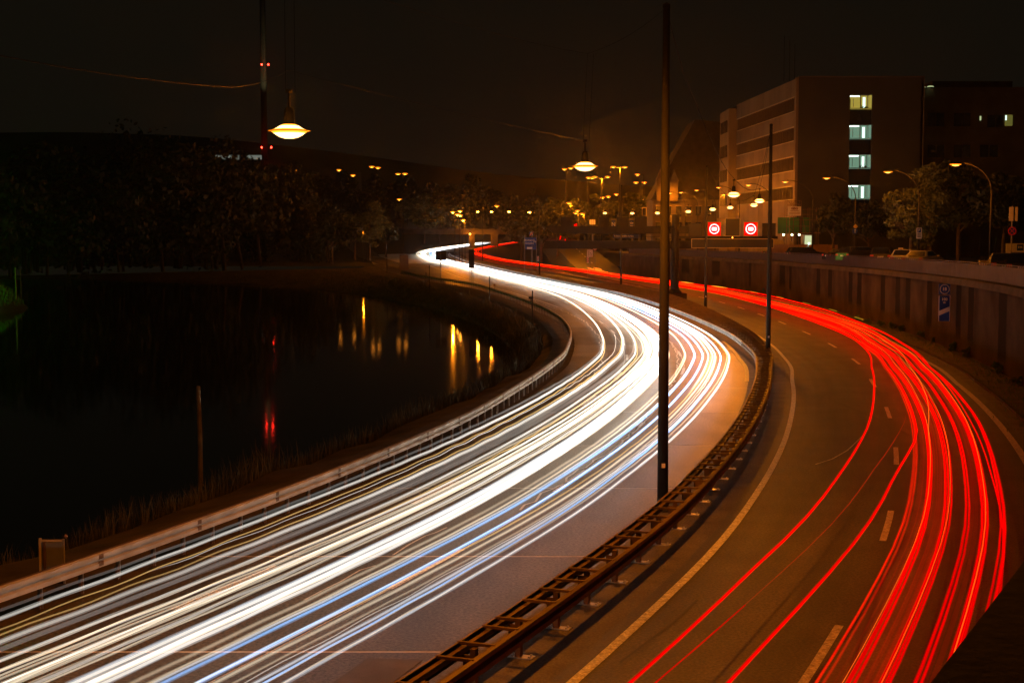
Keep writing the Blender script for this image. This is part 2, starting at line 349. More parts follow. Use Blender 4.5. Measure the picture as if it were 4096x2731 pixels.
# left bank of the river: low spit with grass, and land behind it
b = MB(); V = []; F = []
spit = [(-64.2,186),(-66.0,196),(-72,206),(-75,220),(-100,250),(-160,300),(-260,335)]
spit0 = [(-64,150),(-62.5,165)]
edge = [(-84,100),(-68,140),(-65,160)]+spit
for (x, y) in edge:
    for d, z in ((0,WAT-.6),(-1.2,WAT+.5),(-3.2,WAT+2.1),(-6,WAT+2.9),(-12,WAT+3.4),(-30,WAT+4),(-400,WAT+6)): V.append((x+d, y, z))
for i in range(len(edge)-1):
    for k in range(6): j = i*7+k; F.append((j, j+1, j+8, j+7))
b.add(V, F); tag(b.build('left_bank', M['grass'], smooth=True), kind='structure')

# incoming carriageway: joint sealant sheet with concrete slabs on it
roadA = tag(sheet('road', zs(-14, 900, 3), lambda Z: float(offL(Z))+.25, -.06, -.005, M['joint'], ncol=3), kind='structure')
jz = [-14,-5,4.5,12.5,18.2,25.8,33.6,42.8,51.5,61.3,71,80.4,89.4,98.6,107.8,117,126.2,135.6,145,154.5,164,174,184,195,206,218,231,245,260,276,294,314,336,360,390,430,480,540,600,680,760,900]
def edges_x(Z):                          # level cross-section at depth Z: x of left edge, the two lane joints and right edge
    m = float(Mx(Z)); d = float(Mx(Z+.5)-Mx(Z-.5)); n = math.hypot(1, d)
    l = float(offL(Z))+.25
    return [m+o*n for o in (l, -7.6 if l < -8.2 else l*.72, -4.05, -.42, -.06)]
for i in range(len(jz)-1):
    g = .045 if jz[i] < 120 else .06
    for k in range(3):
        a, c = jz[i]+g, jz[i+1]-g; nseg = max(2, int((c-a)/4)+1); V = []
        for q in range(nseg+1):
            Z = a+(c-a)*q/nseg; e = edges_x(Z); hz = float(zr(Z))
            x0 = e[k]+(.02 if k else 0); x1 = e[k+1]-.02
            for x in (x0, x1): V += [(x, Z, hz), (x, Z, hz-.16)]
        F = []
        for q in range(nseg):
            j = q*4; F += [(j, j+2, j+6, j+4), (j, j+4, j+5, j+1), (j+2, j+3, j+7, j+6)]
        F += [(0, 1, 3, 2), (nseg*4, nseg*4+2, nseg*4+3, nseg*4+1)]
        MB().add(V, F).build('slab', M[random.choice(['concrete_road','concrete_road1','concrete_road2','concrete_road3'])], roadA)
sheet('edge_strip', zs(-14, 330, 3), -.44, -.02, .003, M['verge'], roadA)
def dash(parent, Z0, Z1, off, wd, m, name='lane_dash', z=.006):
    Zl = list(np.linspace(Z0, Z1, 4)); return sheet(name, Zl, lambda Z: (off(Z) if callable(off) else off)-wd/2, lambda Z: (off(Z) if callable(off) else off)+wd/2, z, m, parent)
for q in range(2):
    Zd = 14.0+q*3
    while Zd < 330:
        dash(roadA, Zd, Zd+4, (-7.45, -4.05)[q], .16, M['paint']); Zd += 12
sheet('edge_line', zs(74, 102, 2), lambda Z: -.62+max(0, (Z-88)*.025), lambda Z: -.40+max(0, (Z-88)*.025), .007, M['paint_y'], roadA)
sheet('edge_line', zs(150, 900, 4), lambda Z: max(-11.2, float(offL(Z))+3.2), lambda Z: max(-11.0, float(offL(Z))+3.42), .007, M['paint'], roadA)
def crack(pts, wd, parent, amp=.10):
    P = [U(*p) for p in pts]; out = []
    for i in range(len(P)-1):
        L = (P[i+1]-P[i]).length; k = max(2, int(L/.7))
        for q in range(k): out.append(P[i].lerp(P[i+1], q/k)+Vector((random.uniform(-amp, amp), random.uniform(-.3, .3), 0)))
    out.append(P[-1]); V = []; F = []
    for p in out: V += [(p.x-wd/2, p.y, .006), (p.x+wd/2, p.y, .006)]
    for i in range(len(out)-1): F.append((2*i, 2*i+1, 2*i+3, 2*i+2))
    MB().add(V, F).build('sealed_crack', M['joint'], parent)
crack([(2126,1199),(2264,1248),(2344,1288),(2396,1345),(2410,1408),(2410,1448),(2367,1517)], .09, roadA)
crack([(2680,1362),(2712,1420),(2712,1483),(2660,1590),(2545,1707),(2488,1770),(2442,1804),(2344,1867),(2200,1959),(2080,2040)], .07, roadA)
crack([(1789,2105),(1700,2150),(1571,2220)], .05, roadA, .03); crack([(1502,2252),(1360,2320),(1215,2400)], .05, roadA, .03)
pt = [U(1330,2731),U(1470,2632),U(1690,2640),U(1570,2731)]
MB().poly([p+Vector((0,0,.005)) for p in pt], (0,0,.004)).build('tar_patch', M['asphalt2'], roadA)
pt = [PT(17.5,2.4),PT(19.6,2.5),PT(19.4,4.1),PT(17.4,4.0)]
crack([(1600,1092),(1700,1100),(1830,1122)], .12, roadA, .2)

# median strip and outgoing carriageway
tag(sheet('median_strip', zs(-14, 470, 3), -.05, lambda Z: eRL(Z)-.35, -.002, M['verge'], ncol=2), kind='structure')
roadB = tag(sheet('road', zs(-14, 900, 3), lambda Z: eRL(Z)-.38, rdR, .004, M['asphalt'], ncol=4), kind='structure')
sheet('edge_line', zs(-10, 460, 2), lambda Z: eRL(Z)-.10, lambda Z: eRL(Z)+.10, .010, M['paint'], roadB)
sheet('edge_line', zs(-10, 205, 2), lambda Z: eRR(Z)-.13, lambda Z: eRR(Z)+.13, .010, M['paint'], roadB)
for Z0, Z1 in [(13.9,17.7),(25.6,29.5),(37.0,40.8),(48.6,52.4),(60.4,64.2),(72.3,76.2),(84.4,88.2),(96.4,100.3),(108.6,112.4)]+[(121+12*i, 125+12*i) for i in range(24)]:
    dash(roadB, Z0, Z1, dR, .17, M['paint'], z=.010)
for i in range(10): dash(roadB, 130+12*i, 134+12*i, lambda Z: eRR(Z), .15, M['paint'], z=.013)
def tar(pts, wd, m, nm):
    P = [U(*p) for p in pts]; V = []; F = []
    for i, p in enumerate(P):
        d = (P[min(i+1, len(P)-1)]-P[max(i-1, 0)]).normalized(); n_ = Vector((-d.y, d.x, 0))*wd/2; V += [p-n_+Vector((0,0,.016)), p+n_+Vector((0,0,.016))]
    for i in range(len(P)-1): F.append((2*i, 2*i+1, 2*i+3, 2*i+2))
    MB().add(V, F).build(nm, m, roadB)
tar([(3330,1600),(3420,1640),(3500,1672),(3570,1705),(3640,1745)], .14, M['sign_black'], 'tar_seam'); tar([(3262,1858),(3330,1836),(3390,1802),(3450,1745)], .05, M['paint'], 'scratch_mark')
tar([(2480,2650),(2560,2590),(2680,2500),(2790,2400)], .05, M['sign_black'], 'tar_seam'); tar([(3390,2700),(3440,2560),(3490,2430),(3530,2300)], .05, M['sign_black'], 'tar_seam')
tag(sheet('gutter', zs(-10, 170, 2), lambda Z: eRR(Z)+.5, lambda Z: eRR(Z)+1.0, .012, M['verge']), kind='structure')
kb = sweep(zs(-10, 170, 2), lambda Z: eRR(Z)+1.0, [(0,0),(.16,0),(.16,.12),(.02,.12)]); tag(kb.build('kerb', M['wall_conc']), kind='structure')
# exit ramp climbing to the street
ramp_c = [(196,21.6,.02),(215,20.9,.02),(235,19.3,.05),(262,18.2,.25),(285,17.4,.7),(310,17.0,1.5),(345,16.6,3.0),(385,15.8,4.6),(430,13.8,6.1),(480,9.5,7.0),(530,3,7.3)]
b = MB(); V = []; F = []
for i, (y, x, z) in enumerate(ramp_c):
    hw = np.interp(y, [196,235,262,330,530], [1.2,2.6,4.2,4.6,4.6])
    V += [(x-hw-2.5, y, z-2.2 if z > 1 else -.1), (x-hw, y, z+.016), (x+hw, y, z+.016), (x+hw+1.5, y, z-1.2 if z > 1 else -.1)]
for i in range(len(ramp_c)-1):
    for k in range(3): j = i*4+k; F.append((j, j+1, j+5, j+4))
rb_ = MB().add(V, F); rb_.mi = [0 if q % 3 == 1 else 1 for q in range(len(F))]; ramp = tag(rb_.build('exit_ramp', [M['asphalt2'], M['grass']]), kind='structure')
rcx = cub([(p[0], p[1]) for p in ramp_c]); rcz = cub([(p[0], p[2]) for p in ramp_c])
for i in range(14):
    a = 262+i*11; c = a+4.5; V = []
    for Z in (a, c): V += [(float(rcx(Z))-.12+.2, Z, float(rcz(Z))+.035), (float(rcx(Z))+.12+.2, Z, float(rcz(Z))+.035)]
    MB().add(V, [(0,1,3,2)]).build('lane_dash', M['paint'], ramp)
# riverside track on the left in the distance
b = MB(); V = []; F = []
tk = [(U(1640,1075),3.0),(U(1560,1056),3.2),(U(1480,1035),3.4),(U(1430,1012),4.5),(U(1410,990),6.5),(U(1400,975),9)]
for p, hw in tk: V += [(p.x-hw, p.y, .05+max(0, far_h(p.x, p.y) if p.y > 343 else 0)), (p.x+hw, p.y, .05+max(0, far_h(p.x, p.y) if p.y > 343 else 0))]
for i in range(len(tk)-1): F.append((2*i, 2*i+1, 2*i+3, 2*i+2))
tag(MB().add(V, F).build('path', M['verge']), kind='structure')
# street above the wall
b = MB(); V = []; F = []; Zs = zs(30, 300, 5)
for Z in Zs:
    x0 = float(wall_x(max(40, Z))) + .5
    for d, dz in ((0,.03),(1.6,.05),(1.65,-.05),(9,-.02),(9.05,.08),(14,.1),(40,.2),(260,.5)): V.append((x0+d, Z, float(capz(Z))+dz))
for i in range(len(Zs)-1):
    for k in range(7): j = i*8+k; F.append((j, j+1, j+9, j+8))
tag(MB().add(V, F).build('street', M['asphalt2']), kind='structure')

# ------------------------------------------------------------------ guard rails
WB = [(-.02,.46),(.045,.475),(.045,.565),(-.045,.595),(-.045,.645),(.045,.675),(.045,.755),(-.02,.78),(-.04,.775),(.02,.742),(.02,.685),(-.065,.655),(-.065,.585),(.02,.555),(.02,.485),(-.04,.465)]
def arc_stations(off, z0, z1, step):
    out = []; Z = z0; acc = 0; prev = PT(Z, float(off(Z)) if callable(off) else off)
    while Z < z1:
        Z += .1; p = PT(Z, float(off(Z)) if callable(off) else off); acc += (p-prev).length; prev = p
        if acc >= step: out.append(Z); acc -= step
    return out
gr = empty('guard_rail', PT(20, float(offL(20))), label='galvanised guard rail along the river side of the motorway bend', cat='guard rail')
def child(o, parent):                     # parent a world-space part under a thing
    o.parent = parent; o.matrix_parent_inverse = parent.matrix_world.inverted() if False else Matrix.Translation(-Vector(parent.location)) ; return o
def rail_part(thing, off, z0, z1, m, flip=1, name='rail'):
    prof = [(flip*a, c) for a, c in WB]
    return child(sweep(zs(z0, z1, 2.0), off, prof).build(name, m), thing)
rail_part(gr, lambda Z: float(offL(Z)), 2, 268, M['galv'])
tp = sweep(zs(2, 268, 2), lambda Z: float(offL(Z))-.09, [(0,.74),(.05,.74),(.05,.79),(0,.79)]); child(tp.build('top_edge', M['rust']), gr)
post_me = MB().box((0,0,.33), (.06,.10,.66)).mesh('post', M['rust']); edge_me = MB().box((0,0,.24), (.02,.012,.46)).mesh('reflective_edge', M['zinc'])
st = arc_stations(lambda Z: float(offL(Z)), 8, 267, 1.33)
for Z in st[:290]:
    p = PT(Z, float(offL(Z))-.12); o = link('post', post_me, None, p); o.rotation_euler = (0,0,heading(Z)-math.pi/2); child(o, gr)
    if Z < 70:
        p = PT(Z, float(offL(Z))-.06); o = link('post_flange', edge_me, None, p); o.rotation_euler = (0,0,heading(Z)-math.pi/2); child(o, gr)
bolt_me = MB().box((0,0,0), (.012,.16,.10)).mesh('splice', M['rust'])
for Z in arc_stations(lambda Z: float(offL(Z)), 12, 90, 4.0):
    for h in (.56, .71):
        p = PT(Z, float(offL(Z))+.040, h); o = link('splice', bolt_me, None, p); o.rotation_euler = (0,0,heading(Z)-math.pi/2); child(o, gr)

mb_ = empty('median_barrier', PT(20, .3), label='brown steel ladder barrier along the motorway median', cat='barrier')
rail_part(mb_, 0.0, 2, 92, M['rust'], -1); rail_part(mb_, 0.0, 92, 470, M['galv'], -1)
rail_part(mb_, wR, 2, 470, M['rust'], 1)
# spacer tubes inside each rail
child(sweep(zs(2, 200, 2), .10, [(-.05,.60),(.05,.60),(.05,.70),(-.05,.70)]).build('rail_tube', M['rust']), mb_)
child(sweep(zs(2, 200, 2), lambda Z: float(wR(Z))-.10, [(-.05,.60),(.05,.60),(.05,.70),(-.05,.70)]).build('rail_tube', M['rust']), mb_)
bars = arc_stations(.3, 4, 200, 1.0)
cache = {}
for i, Z in enumerate(bars[:285]):
    wd = float(wR(Z)); key = round(wd, 1)
    if key not in cache: cache[key] = MB().box((0,0,0), (key-.02,.06,.05)).mesh('crossbar', M['rust'])
    Z += random.uniform(-.22,.22) if Z < 90 else 0; o = link('crossbar', cache[key], None, PT(Z, wd/2, .765)); o.rotation_euler = (0,0,heading(Z)-math.pi/2+random.uniform(-.02,.02)); child(o, mb_)
bp_me = MB().box((0,0,.5), (.40,.02,.20)).mesh('web_plate', M['rust'])
po_me = MB().box((0,0,.36), (.10,.13,.72)).mesh('post', M['rust'])
pl_me = MB().box((0,0,.012), (.46,.22,.02)).box((-.17,.06,.035),(.035,.035,.04)).box((.17,.06,.035),(.035,.035,.04)).box((-.17,-.06,.035),(.035,.035,.04)).box((.17,-.06,.035),(.035,.035,.04)).mesh('base_plate', M['zinc'])
for Z in arc_stations(.3, 5, 120, 2.0):
    wd = float(wR(Z))
    for nm, me, o_ in (('post', po_me, wd-.33), ('base_plate', pl_me, wd-.28), ('web_plate', bp_me, wd-.33)):
        o = link(nm, me, None, PT(Z, o_, .0)); o.rotation_euler = (0,0,heading(Z)-math.pi/2); child(o, mb_)
hook = MB().tube([(0,0,0),(-.05,0,.45),(-.3,0,.62),(-.55,0,.6)], .03, 6).mesh('strap', M['rust'])
for Z in range(96, 260, 13):
    o = link('strap', hook, None, PT(Z, .1, .5)); child(o, mb_)

# ------------------------------------------------------------------ retaining wall with its railing
arc = [0.0]; Zw = list(np.arange(40, 272, 2.0))
Pw = [Vector((float(wall_x(Z)), Z, 0)) for Z in Zw]
for i in range(1, len(Pw)): arc.append(arc[-1]+(Pw[i]-Pw[i-1]).length)
def wall_s(xp):                            # arc length where the wall crosses the photograph column xp
    best = min(range(len(Pw)), key=lambda i: abs(CX+FPX*Pw[i].x/Pw[i].y-xp)+(0 if Pw[i].y < 170 or xp < 3200 else 1e4)); return arc[best]
sx = [(3540,1.9,.9),(3583,1.9,.9),(3625,1.9,.8),(3712,1.9,.9),(3838,1.7,.8),(3888,1.8,.7),(4018,2.6,.5),(3437,2.0,.9),(3395,1.9,.9),(3325,2.0,1.0),(3280,2.0,1.0),(3123,2.9,1.4),(2862,4.5,1.5),(3005,1.2,.6),(2735,5,1.4),(3756,1.2,2.0),(3160,1.2,1.0)]
ss = [(wall_s(x), wd, lo) for x, wd, lo in sx]
wl = empty('retaining_wall', Pw[0], label='tall stained concrete retaining wall with blue railing beside the outgoing lanes', cat='wall')
b = MB(); V = []; F = []
for i, p in enumerate(Pw):
    h = float(capz(p.y)); V += [(p.x, p.y, -.1), (p.x, p.y, h-.42)]
for i in range(len(Pw)-1): F.append((2*i, 2*i+1, 2*i+3, 2*i+2))
o = MB().add(V, F).build('wall_face', wall_mat(ss)); uvl = o.data.uv_layers.new(name='UVMap')
for poly in o.data.polygons:
    for li in poly.loop_indices:
        vi = o.data.loops[li].vertex_index; uvl.data[li].uv = (arc[vi//2], V[vi][2])
child(o, wl)
def wnorm(i):
    a = Pw[max(0, i-1)]; c = Pw[min(len(Pw)-1, i+1)]; d = (c-a).normalized(); return Vector((-d.y, d.x, 0)), d
V = []; F = []; prof = [(-.45,-.42),(-.38,-.02),(.6,0),(.6,-.42)]      # cap overhanging the face (normal points to the motorway)
for i, p in enumerate(Pw):
    n, d = wnorm(i); h = float(capz(p.y))
    for a, z in prof: V.append(p-n*a*1.0+Vector((0,0,h+z)) if False else p+n*(-a)+Vector((0,0,h+z)))
for i in range(len(Pw)-1):
    for k in range(4): F.append((i*4+k, (i+1)*4+k, (i+1)*4+(k+1)%4, i*4+(k+1)%4))
child(MB().add(V, F).build('cap', M['wall_conc']), wl)
seam_me = MB().box((0,0,0), (.02,.05,1.0)).mesh('expansion_joint', M['sign_black'])
pan_me = MB().box((0,0,.50), (.025,.66,.90)).mesh('railing_panel', M['blue_rail']); pst_me = MB().box((0,0,.5), (.045,.035,1.02)).mesh('railing_post', M['blue_edge'])
s = 0.0; n_p = 0
while s < arc[-1]-1 and n_p < 290:
    i = max(1, min(len(arc)-1, int(np.searchsorted(arc, s)))); t = (s-arc[i-1])/(arc[i]-arc[i-1]); p = Pw[i-1].lerp(Pw[i], t); n, d = wnorm(i)
    h = float(capz(p.y)); ang = math.atan2(d.y, d.x)-math.pi/2; q = p+n*.18+Vector((0,0,h))
    if p.y > 55:
        o = link('railing_panel', pan_me, None, q+Vector((0,0,.02))); o.rotation_euler = (0,0,ang); child(o, wl)
        o = link('railing_post', pst_me, None, q-d*.35+Vector((0,0,.02))); o.rotation_euler = (0,0,ang); child(o, wl); n_p += 1
    s += .72
V = []; F = []
for i, p in enumerate(Pw):
    n, d = wnorm(i); h = float(capz(p.y))+1.03
    for a, z in ((-.05,0),(.05,0),(.05,.05),(-.05,.05)): V.append(p+n*(.18+a)+Vector((0,0,h+z)))
for i in range(len(Pw)-1):
    for k in range(4): F.append((i*4+k, (i+1)*4+k, (i+1)*4+(k+1)%4, i*4+(k+1)%4))
child(MB().add(V, F).build('handrail', M['blue_edge']), wl)
# bridge parapet under the viewer, cutting the lower right corner
a, c = U(4096,2244,5.4), U(3721,2731,5.4); d = (a-c).normalized(); a2 = a+d*6; c2 = c-d*4; nrm = Vector((d.y,-d.x,0))
b = MB().poly([c2, a2, a2+nrm*3.5, c2+nrm*3.5], (0,0,-1.2)); pp = tag(b.build('bridge_parapet', M['parapet']), 'dark stone parapet edge in the lower right corner', 'parapet')
b = MB().poly([c2+nrm*.45+Vector((0,0,.02)), a2+nrm*.45+Vector((0,0,.02)), a2+nrm*1.2+Vector((0,0,.02)), c2+nrm*1.2+Vector((0,0,.02))], (0,0,.10)); b.build('raised_course', M['parapet'], pp)

# ------------------------------------------------------------------ lamp masts, hanging lamps, wires
ORD = ['first','second','third','fourth','fifth','sixth','seventh','eighth','ninth','tenth','eleventh','twelfth','thirteenth','fourteenth','fifteenth','sixteenth','seventeenth','eighteenth','nineteenth','twentieth','twenty-first','twenty-second']
masts = [(2650,2040,39.6,30,.155),(3072,1440,86.7,490,.15),(2822,1250,139,640,.15),(2484,1160,195,700,.15),(2158,1100,265,745,.16),(1931,1052,320,820,.16)]
mtop = []
for i, (x, y, Z, ytop, r) in enumerate(masts):
    p = U(x, y, 0.0); top = 14.2 if i else Q(2665, 30, p.y).z
    t = empty('lamp_mast', p, label='%s tall lamp mast from the viewer standing in the median' % ORD[i].capitalize() if i else 'thick brown lamp mast nearest the viewer, standing in the median barrier', cat='mast', group='lamp masts in the median')
    n = 20 if i == 0 else 12
    MB().tube([(0,0,-.1),(0,0,top*.5),(0,0,top)], [r,r*.85,r*.6], n).build('shaft', M['pole'], t, smooth=True)
    MB().lathe([(0,0),(r*2.0,0),(r*2.0,.04),(r*1.2,.06),(r*1.15,.16),(r,.17)], n=n).build('foot_flange', M['pole'], t)
    MB().lathe([(r*.66,0),(r*.66,.10),(0,.16)], (0,0,top-.02), n).build('cap', M['dark_metal'], t)
    if i < 4:
        pm = MB().box((0,-r*.98,1.28+.15*i), (.10,.012,.12)).build('number_plate', M['sign_white'], t); 
    mtop.append(p+Vector((0,0,top)))
hl_px = [(1157,524,22.8),(2340,665,35.5),(2935,778,62),(3038,803,77),(3016,820,100),(2921,830,117),(2851,837,130),(2753,846,150),(2630,852,173),(2529,853,190),(2420,852,208),(2118,849,262),(2036,847,285),(1966,847,303),(1911,847,312)]
LW = [2300,2500,520,480,1150,3600,4800,4800,3200,2200,2200,2000,1800,1800,1800]
def spot(name, loc, P, parent=None, color=(1,.245,.006), ang=160, rad=.12, blend=.6):
    l = bpy.data.lights.new(name, 'POINT'); l.energy = P; l.color = color; l.shadow_soft_size = rad
    o = bpy.data.objects.new(name, l); col.objects.link(o); o.location = loc
    if parent: o.parent = parent
    return o
hl_pos = []
hm = {}
for i, (x, y, Z) in enumerate(hl_px):
    p = Q(x, y, Z); s = 1.0 if i < 2 else 1.0
    if i == 0: lab = 'large glowing hanging lamp above the river, nearest the viewer'
    elif i == 1: lab = 'second largest hanging lamp, glowing above the exit ramp'
    else: lab = 'hanging sodium lamp over the median, %s from the viewer' % ORD[i]
    t = empty('hanging_lamp', p, label=lab, cat='lamp', group='lamps hung along the motorway median')
    river = i > 10
    if not hm:
        hm['h'] = MB().lathe([(.10,.085),(.09,.17),(.08,.30),(.06,.36),(0,.38)], n=20).mesh('housing', M['dark_metal'], True)
        M['lens_core'] = emit('sodium_core', (1.0,.58,.20), 5, False); M['lens_glow_rim'] = emit('sodium_glow_rim', (1.0,.36,.02), 2.4, False); M['lens_halo'] = emit('sodium_outer_halo', (1.0,.22,.004), 1.1, False)  # orange rim and outer ring imitate the halo around the lens
        hm['l'] = MB().lathe([(.25,-.036),(.20,-.070),(.15,-.098),(.08,-.118),(0,-.125)], n=20).mesh('lens', M['lens_core'], True)
        hm['r'] = MB().lathe([(.284,-.012),(.25,-.036)], n=20).lathe([(.284,.010),(.24,.026)], n=20).mesh('lens_glow_rim', M['lens_glow_rim'], True); hm['o'] = MB().lathe([(.34,.0),(.284,-.012)], n=20).lathe([(.34,.0),(.284,.010)], n=20).mesh('halo_ring', M['lens_halo'], True)
        hm['u'] = MB().lathe([(.15,.080),(.095,.105)], n=20).mesh('upper_glare', M['lens_glow_rim'], True); hm['u2'] = MB().lathe([(.24,.026),(.20,.045),(.15,.080)], n=20).mesh('upper_glare_core', M['lens_core'], True)  # glowing shells shaped like the glare above the lens
        hm['lr'] = MB().lathe([(.275,.0),(.25,-.035),(.18,-.085),(.10,-.115),(0,-.125)], n=12).mesh('lens', M['lens_pool'], True)
        hm['b'] = MB().tube([(0,0,.36),(0,0,.62)], .018, 6).box((0,0,.62), (.10,.04,.06)).mesh('hanger', M['dark_metal'])
    k = 1.0 if i < 6 else 1.15
    for nm, key in (('housing','h'), ('lens','lr' if river else 'l'), ('lens_glow_rim','r'), ('halo_ring','o'), ('upper_glare','u'), ('upper_glare_core','u2'), ('hanger','b')):
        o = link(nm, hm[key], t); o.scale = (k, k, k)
    spot('lamp_light', (0,0,-.16), LW[i], t)
    hl_pos.append(p)
def wire(pts, r, label, sag=0.0, m='wire'):
    out = []
    for i in range(len(pts)-1):
        a, c = Vector(pts[i]), Vector(pts[i+1])
        for q in range(8): t = q/8; v = a.lerp(c, t); v.z -= sag*4*t*(1-t); out.append(v)
    out.append(Vector(pts[-1])); o = MB().tube(out, r, 5).build('overhead_wire', M[m])
    return tag(o, label, 'wire', 'overhead lamp wires')
A1, A2 = hl_pos[0]+Vector((-.05,0,2.6)), hl_pos[1]+Vector((.05,0,2.75))
wire([Q(640,-40,12), A1, A2, mtop[0]], .004, 'carrying wire sagging from the top left down to both large lamps', .15)
wire([Q(-60,212,14), Q(930,350,21), hl_pos[0]+Vector((0,0,.95)), hl_pos[1]+Vector((0,0,.62))], .004, 'power cable running past the large lamps at the left', .05)
for q, lp in enumerate(hl_pos[:2]):
    o = MB().tube([lp+Vector((-.05,0,.6)), (A1, A2)[q]], .004, 5).tube([lp+Vector((.10,0,.6)), (A1, A2)[q]+Vector((.15,0,0))], .004, 5).build('suspension_wire', M['wire'])
    tag(o, ('pair of thin drop wires carrying the largest lamp', 'pair of thin drop wires carrying the second largest lamp')[q], 'wire')
wire([mtop[0], Q(2790,430,50), hl_pos[2]+Vector((0,0,.7)), hl_pos[3]+Vector((0,0,.7)), mtop[1]], .012, 'carrying wire falling from the nearest mast toward the office building', .3)
wire([mtop[1]-Vector((0,0,.1)), hl_pos[4]+Vector((0,0,.7)), hl_pos[5]+Vector((0,0,.7)), mtop[2]], .014, 'carrying wire between the second and third mast', .3)

# street lamps with curved arms on the street above the wall
sl = [((3830,657),3965,92),((3557,687),3675,118),((3310,712),3420,142),((3143,727),3250,166),((2996,740),3085,188),((2876,750),2956,205),((2788,761),2860,222),((2725,770),2790,236),((2682,773),2740,262),((2630,784),2670,290)]
for i, (lp, pxx, Z) in enumerate(sl):
    L = Q(lp[0], lp[1], Z); base = Vector(((pxx-CX)/FPX*Z, Z+.4, float(capz(Z))-.12)); h = L.z-base.z; dx = L.x-base.x
    t = empty('street_lamp', base, label='curved arm street lamp on the upper street, %s from the right' % ORD[i], cat='street lamp', group='curved arm lamps on the upper street')
    MB().tube([(0,0,0),(0,0,h*.45),(0,0,h*.78)], [.09,.075,.06], 10).build('pole', M['pole'], t, smooth=True)
    arm = [(0,0,h*.77)]
    for k in range(1, 9):
        a = math.pi/2*k/8; arm.append((dx*.93*(1-math.cos(a)), 0, h*.77+(h*.25)*math.sin(a)))
    MB().tube(arm, .045, 8).build('arm', M['pole'], t, smooth=True)
    hd = MB().lathe([(0,.10),(.16,.08),(.30,.0)], n=12); hd.v = [(v[0]*1.15, v[1]*.5, v[2]) for v in hd.v]
    hd.build('lamp_head', M['dark_metal'], t, (dx, 0, h+.02))
    ln = MB().lathe([(.29,.0),(.24,-.05),(.12,-.10),(0,-.115)], n=12); ln.v = [(v[0]*1.15, v[1]*.5, v[2]) for v in ln.v]
    ln.build('lens', M['lens'], t, (dx, 0, h+.01)); rg_ = MB().lathe([(.36,.0),(.30,-.035),(.235,-.055)], n=12).lathe([(.36,.0),(.28,.03)], n=12); rg_.v = [(v[0]*1.15, v[1]*.6, v[2]) for v in rg_.v]; rg_.build('halo_ring', M['halo_orange'], t, (dx, 0, h+.01))  # glowing ring added as halo beyond the lens
    spot('lamp_light', (dx, 0, h-.14), 1100 if i < 4 else 1600, t)
# tall double-headed posts by the bridge approach
dl = [((2258,677),(2283,673),2262,780,395),((2354,711),(2379,708),2351,800,370),((2369,712),(2431,708),2405,850,360),((2453,668),(2500,669),2477,870,330),((2550,698),None,2570,780,420),((2544,730),(2577,730),2561,770,430),((1487,667),(1512,671),1508,715,600),((1592,696),(1620,695),1614,745,560)]
for i, (l1, l2, pxx, yb, Z) in enumerate(dl):
    lab = ['double headed lamp post left of the second large lamp','slim double lamp post directly under the second large lamp','tall double lamp post right of the second large lamp','tallest double headed lamp post above the round trees','single headed post at the right of the double lamps','low double lamp post right of the round trees','left double lamp post high on the far left hill','right double lamp post high on the far left hill'][i]
    base = Vector(((pxx-CX)/FPX*Z, Z, 5.5)); L1 = Q(*l1, Z); h = L1.z-base.z-.1
    if i > 5: base.z = far_h(base.x, Z); h = L1.z-base.z-.1
    t = empty('double_lamp_post' if l2 else 'lamp_post', base, label=lab, cat='lamp post', group='tall lamp posts in the distance')
    MB().tube([(0,0,-1),(0,0,h)], [.16,.09], 8).build('pole', M['pole'], t)
    for l in (l1, l2):
        if not l: continue
        q = Q(*l, Z)-base; k = Z/360*1.4
        MB().tube([(0,0,h-.1),(q.x*.5,0,h+.02),(q.x,0,q.z+.10)], .05, 6).build('arm', M['pole'], t)
        MB().box((0,0,.10), (.9*k,.35,.10)).build('lamp_head', M['dark_metal'], t, q)
        hd = MB().lathe([(.40*k,0),(.30*k,-.14*k),(0,-.2*k)], (0,0,.04), 10).lathe([(.40*k,0),(.25*k,.05)], (0,0,.04), 10); hd.build('lens', M['lens_far'], t, q); MB().lathe([(.54*k,0),(.44*k,-.08*k),(.29*k,-.145*k)], (0,0,.04), 10).lathe([(.54*k,0),(.42*k,.06*k),(.25*k,.09*k)], (0,0,.04), 10).build('halo_ring', M['halo_orange'], t, q)  # second lathe pair is a glowing ring standing in for the halo
    if i in (2, 3): spot('lamp_light', (0,-.4,h-.5), 5000, t)
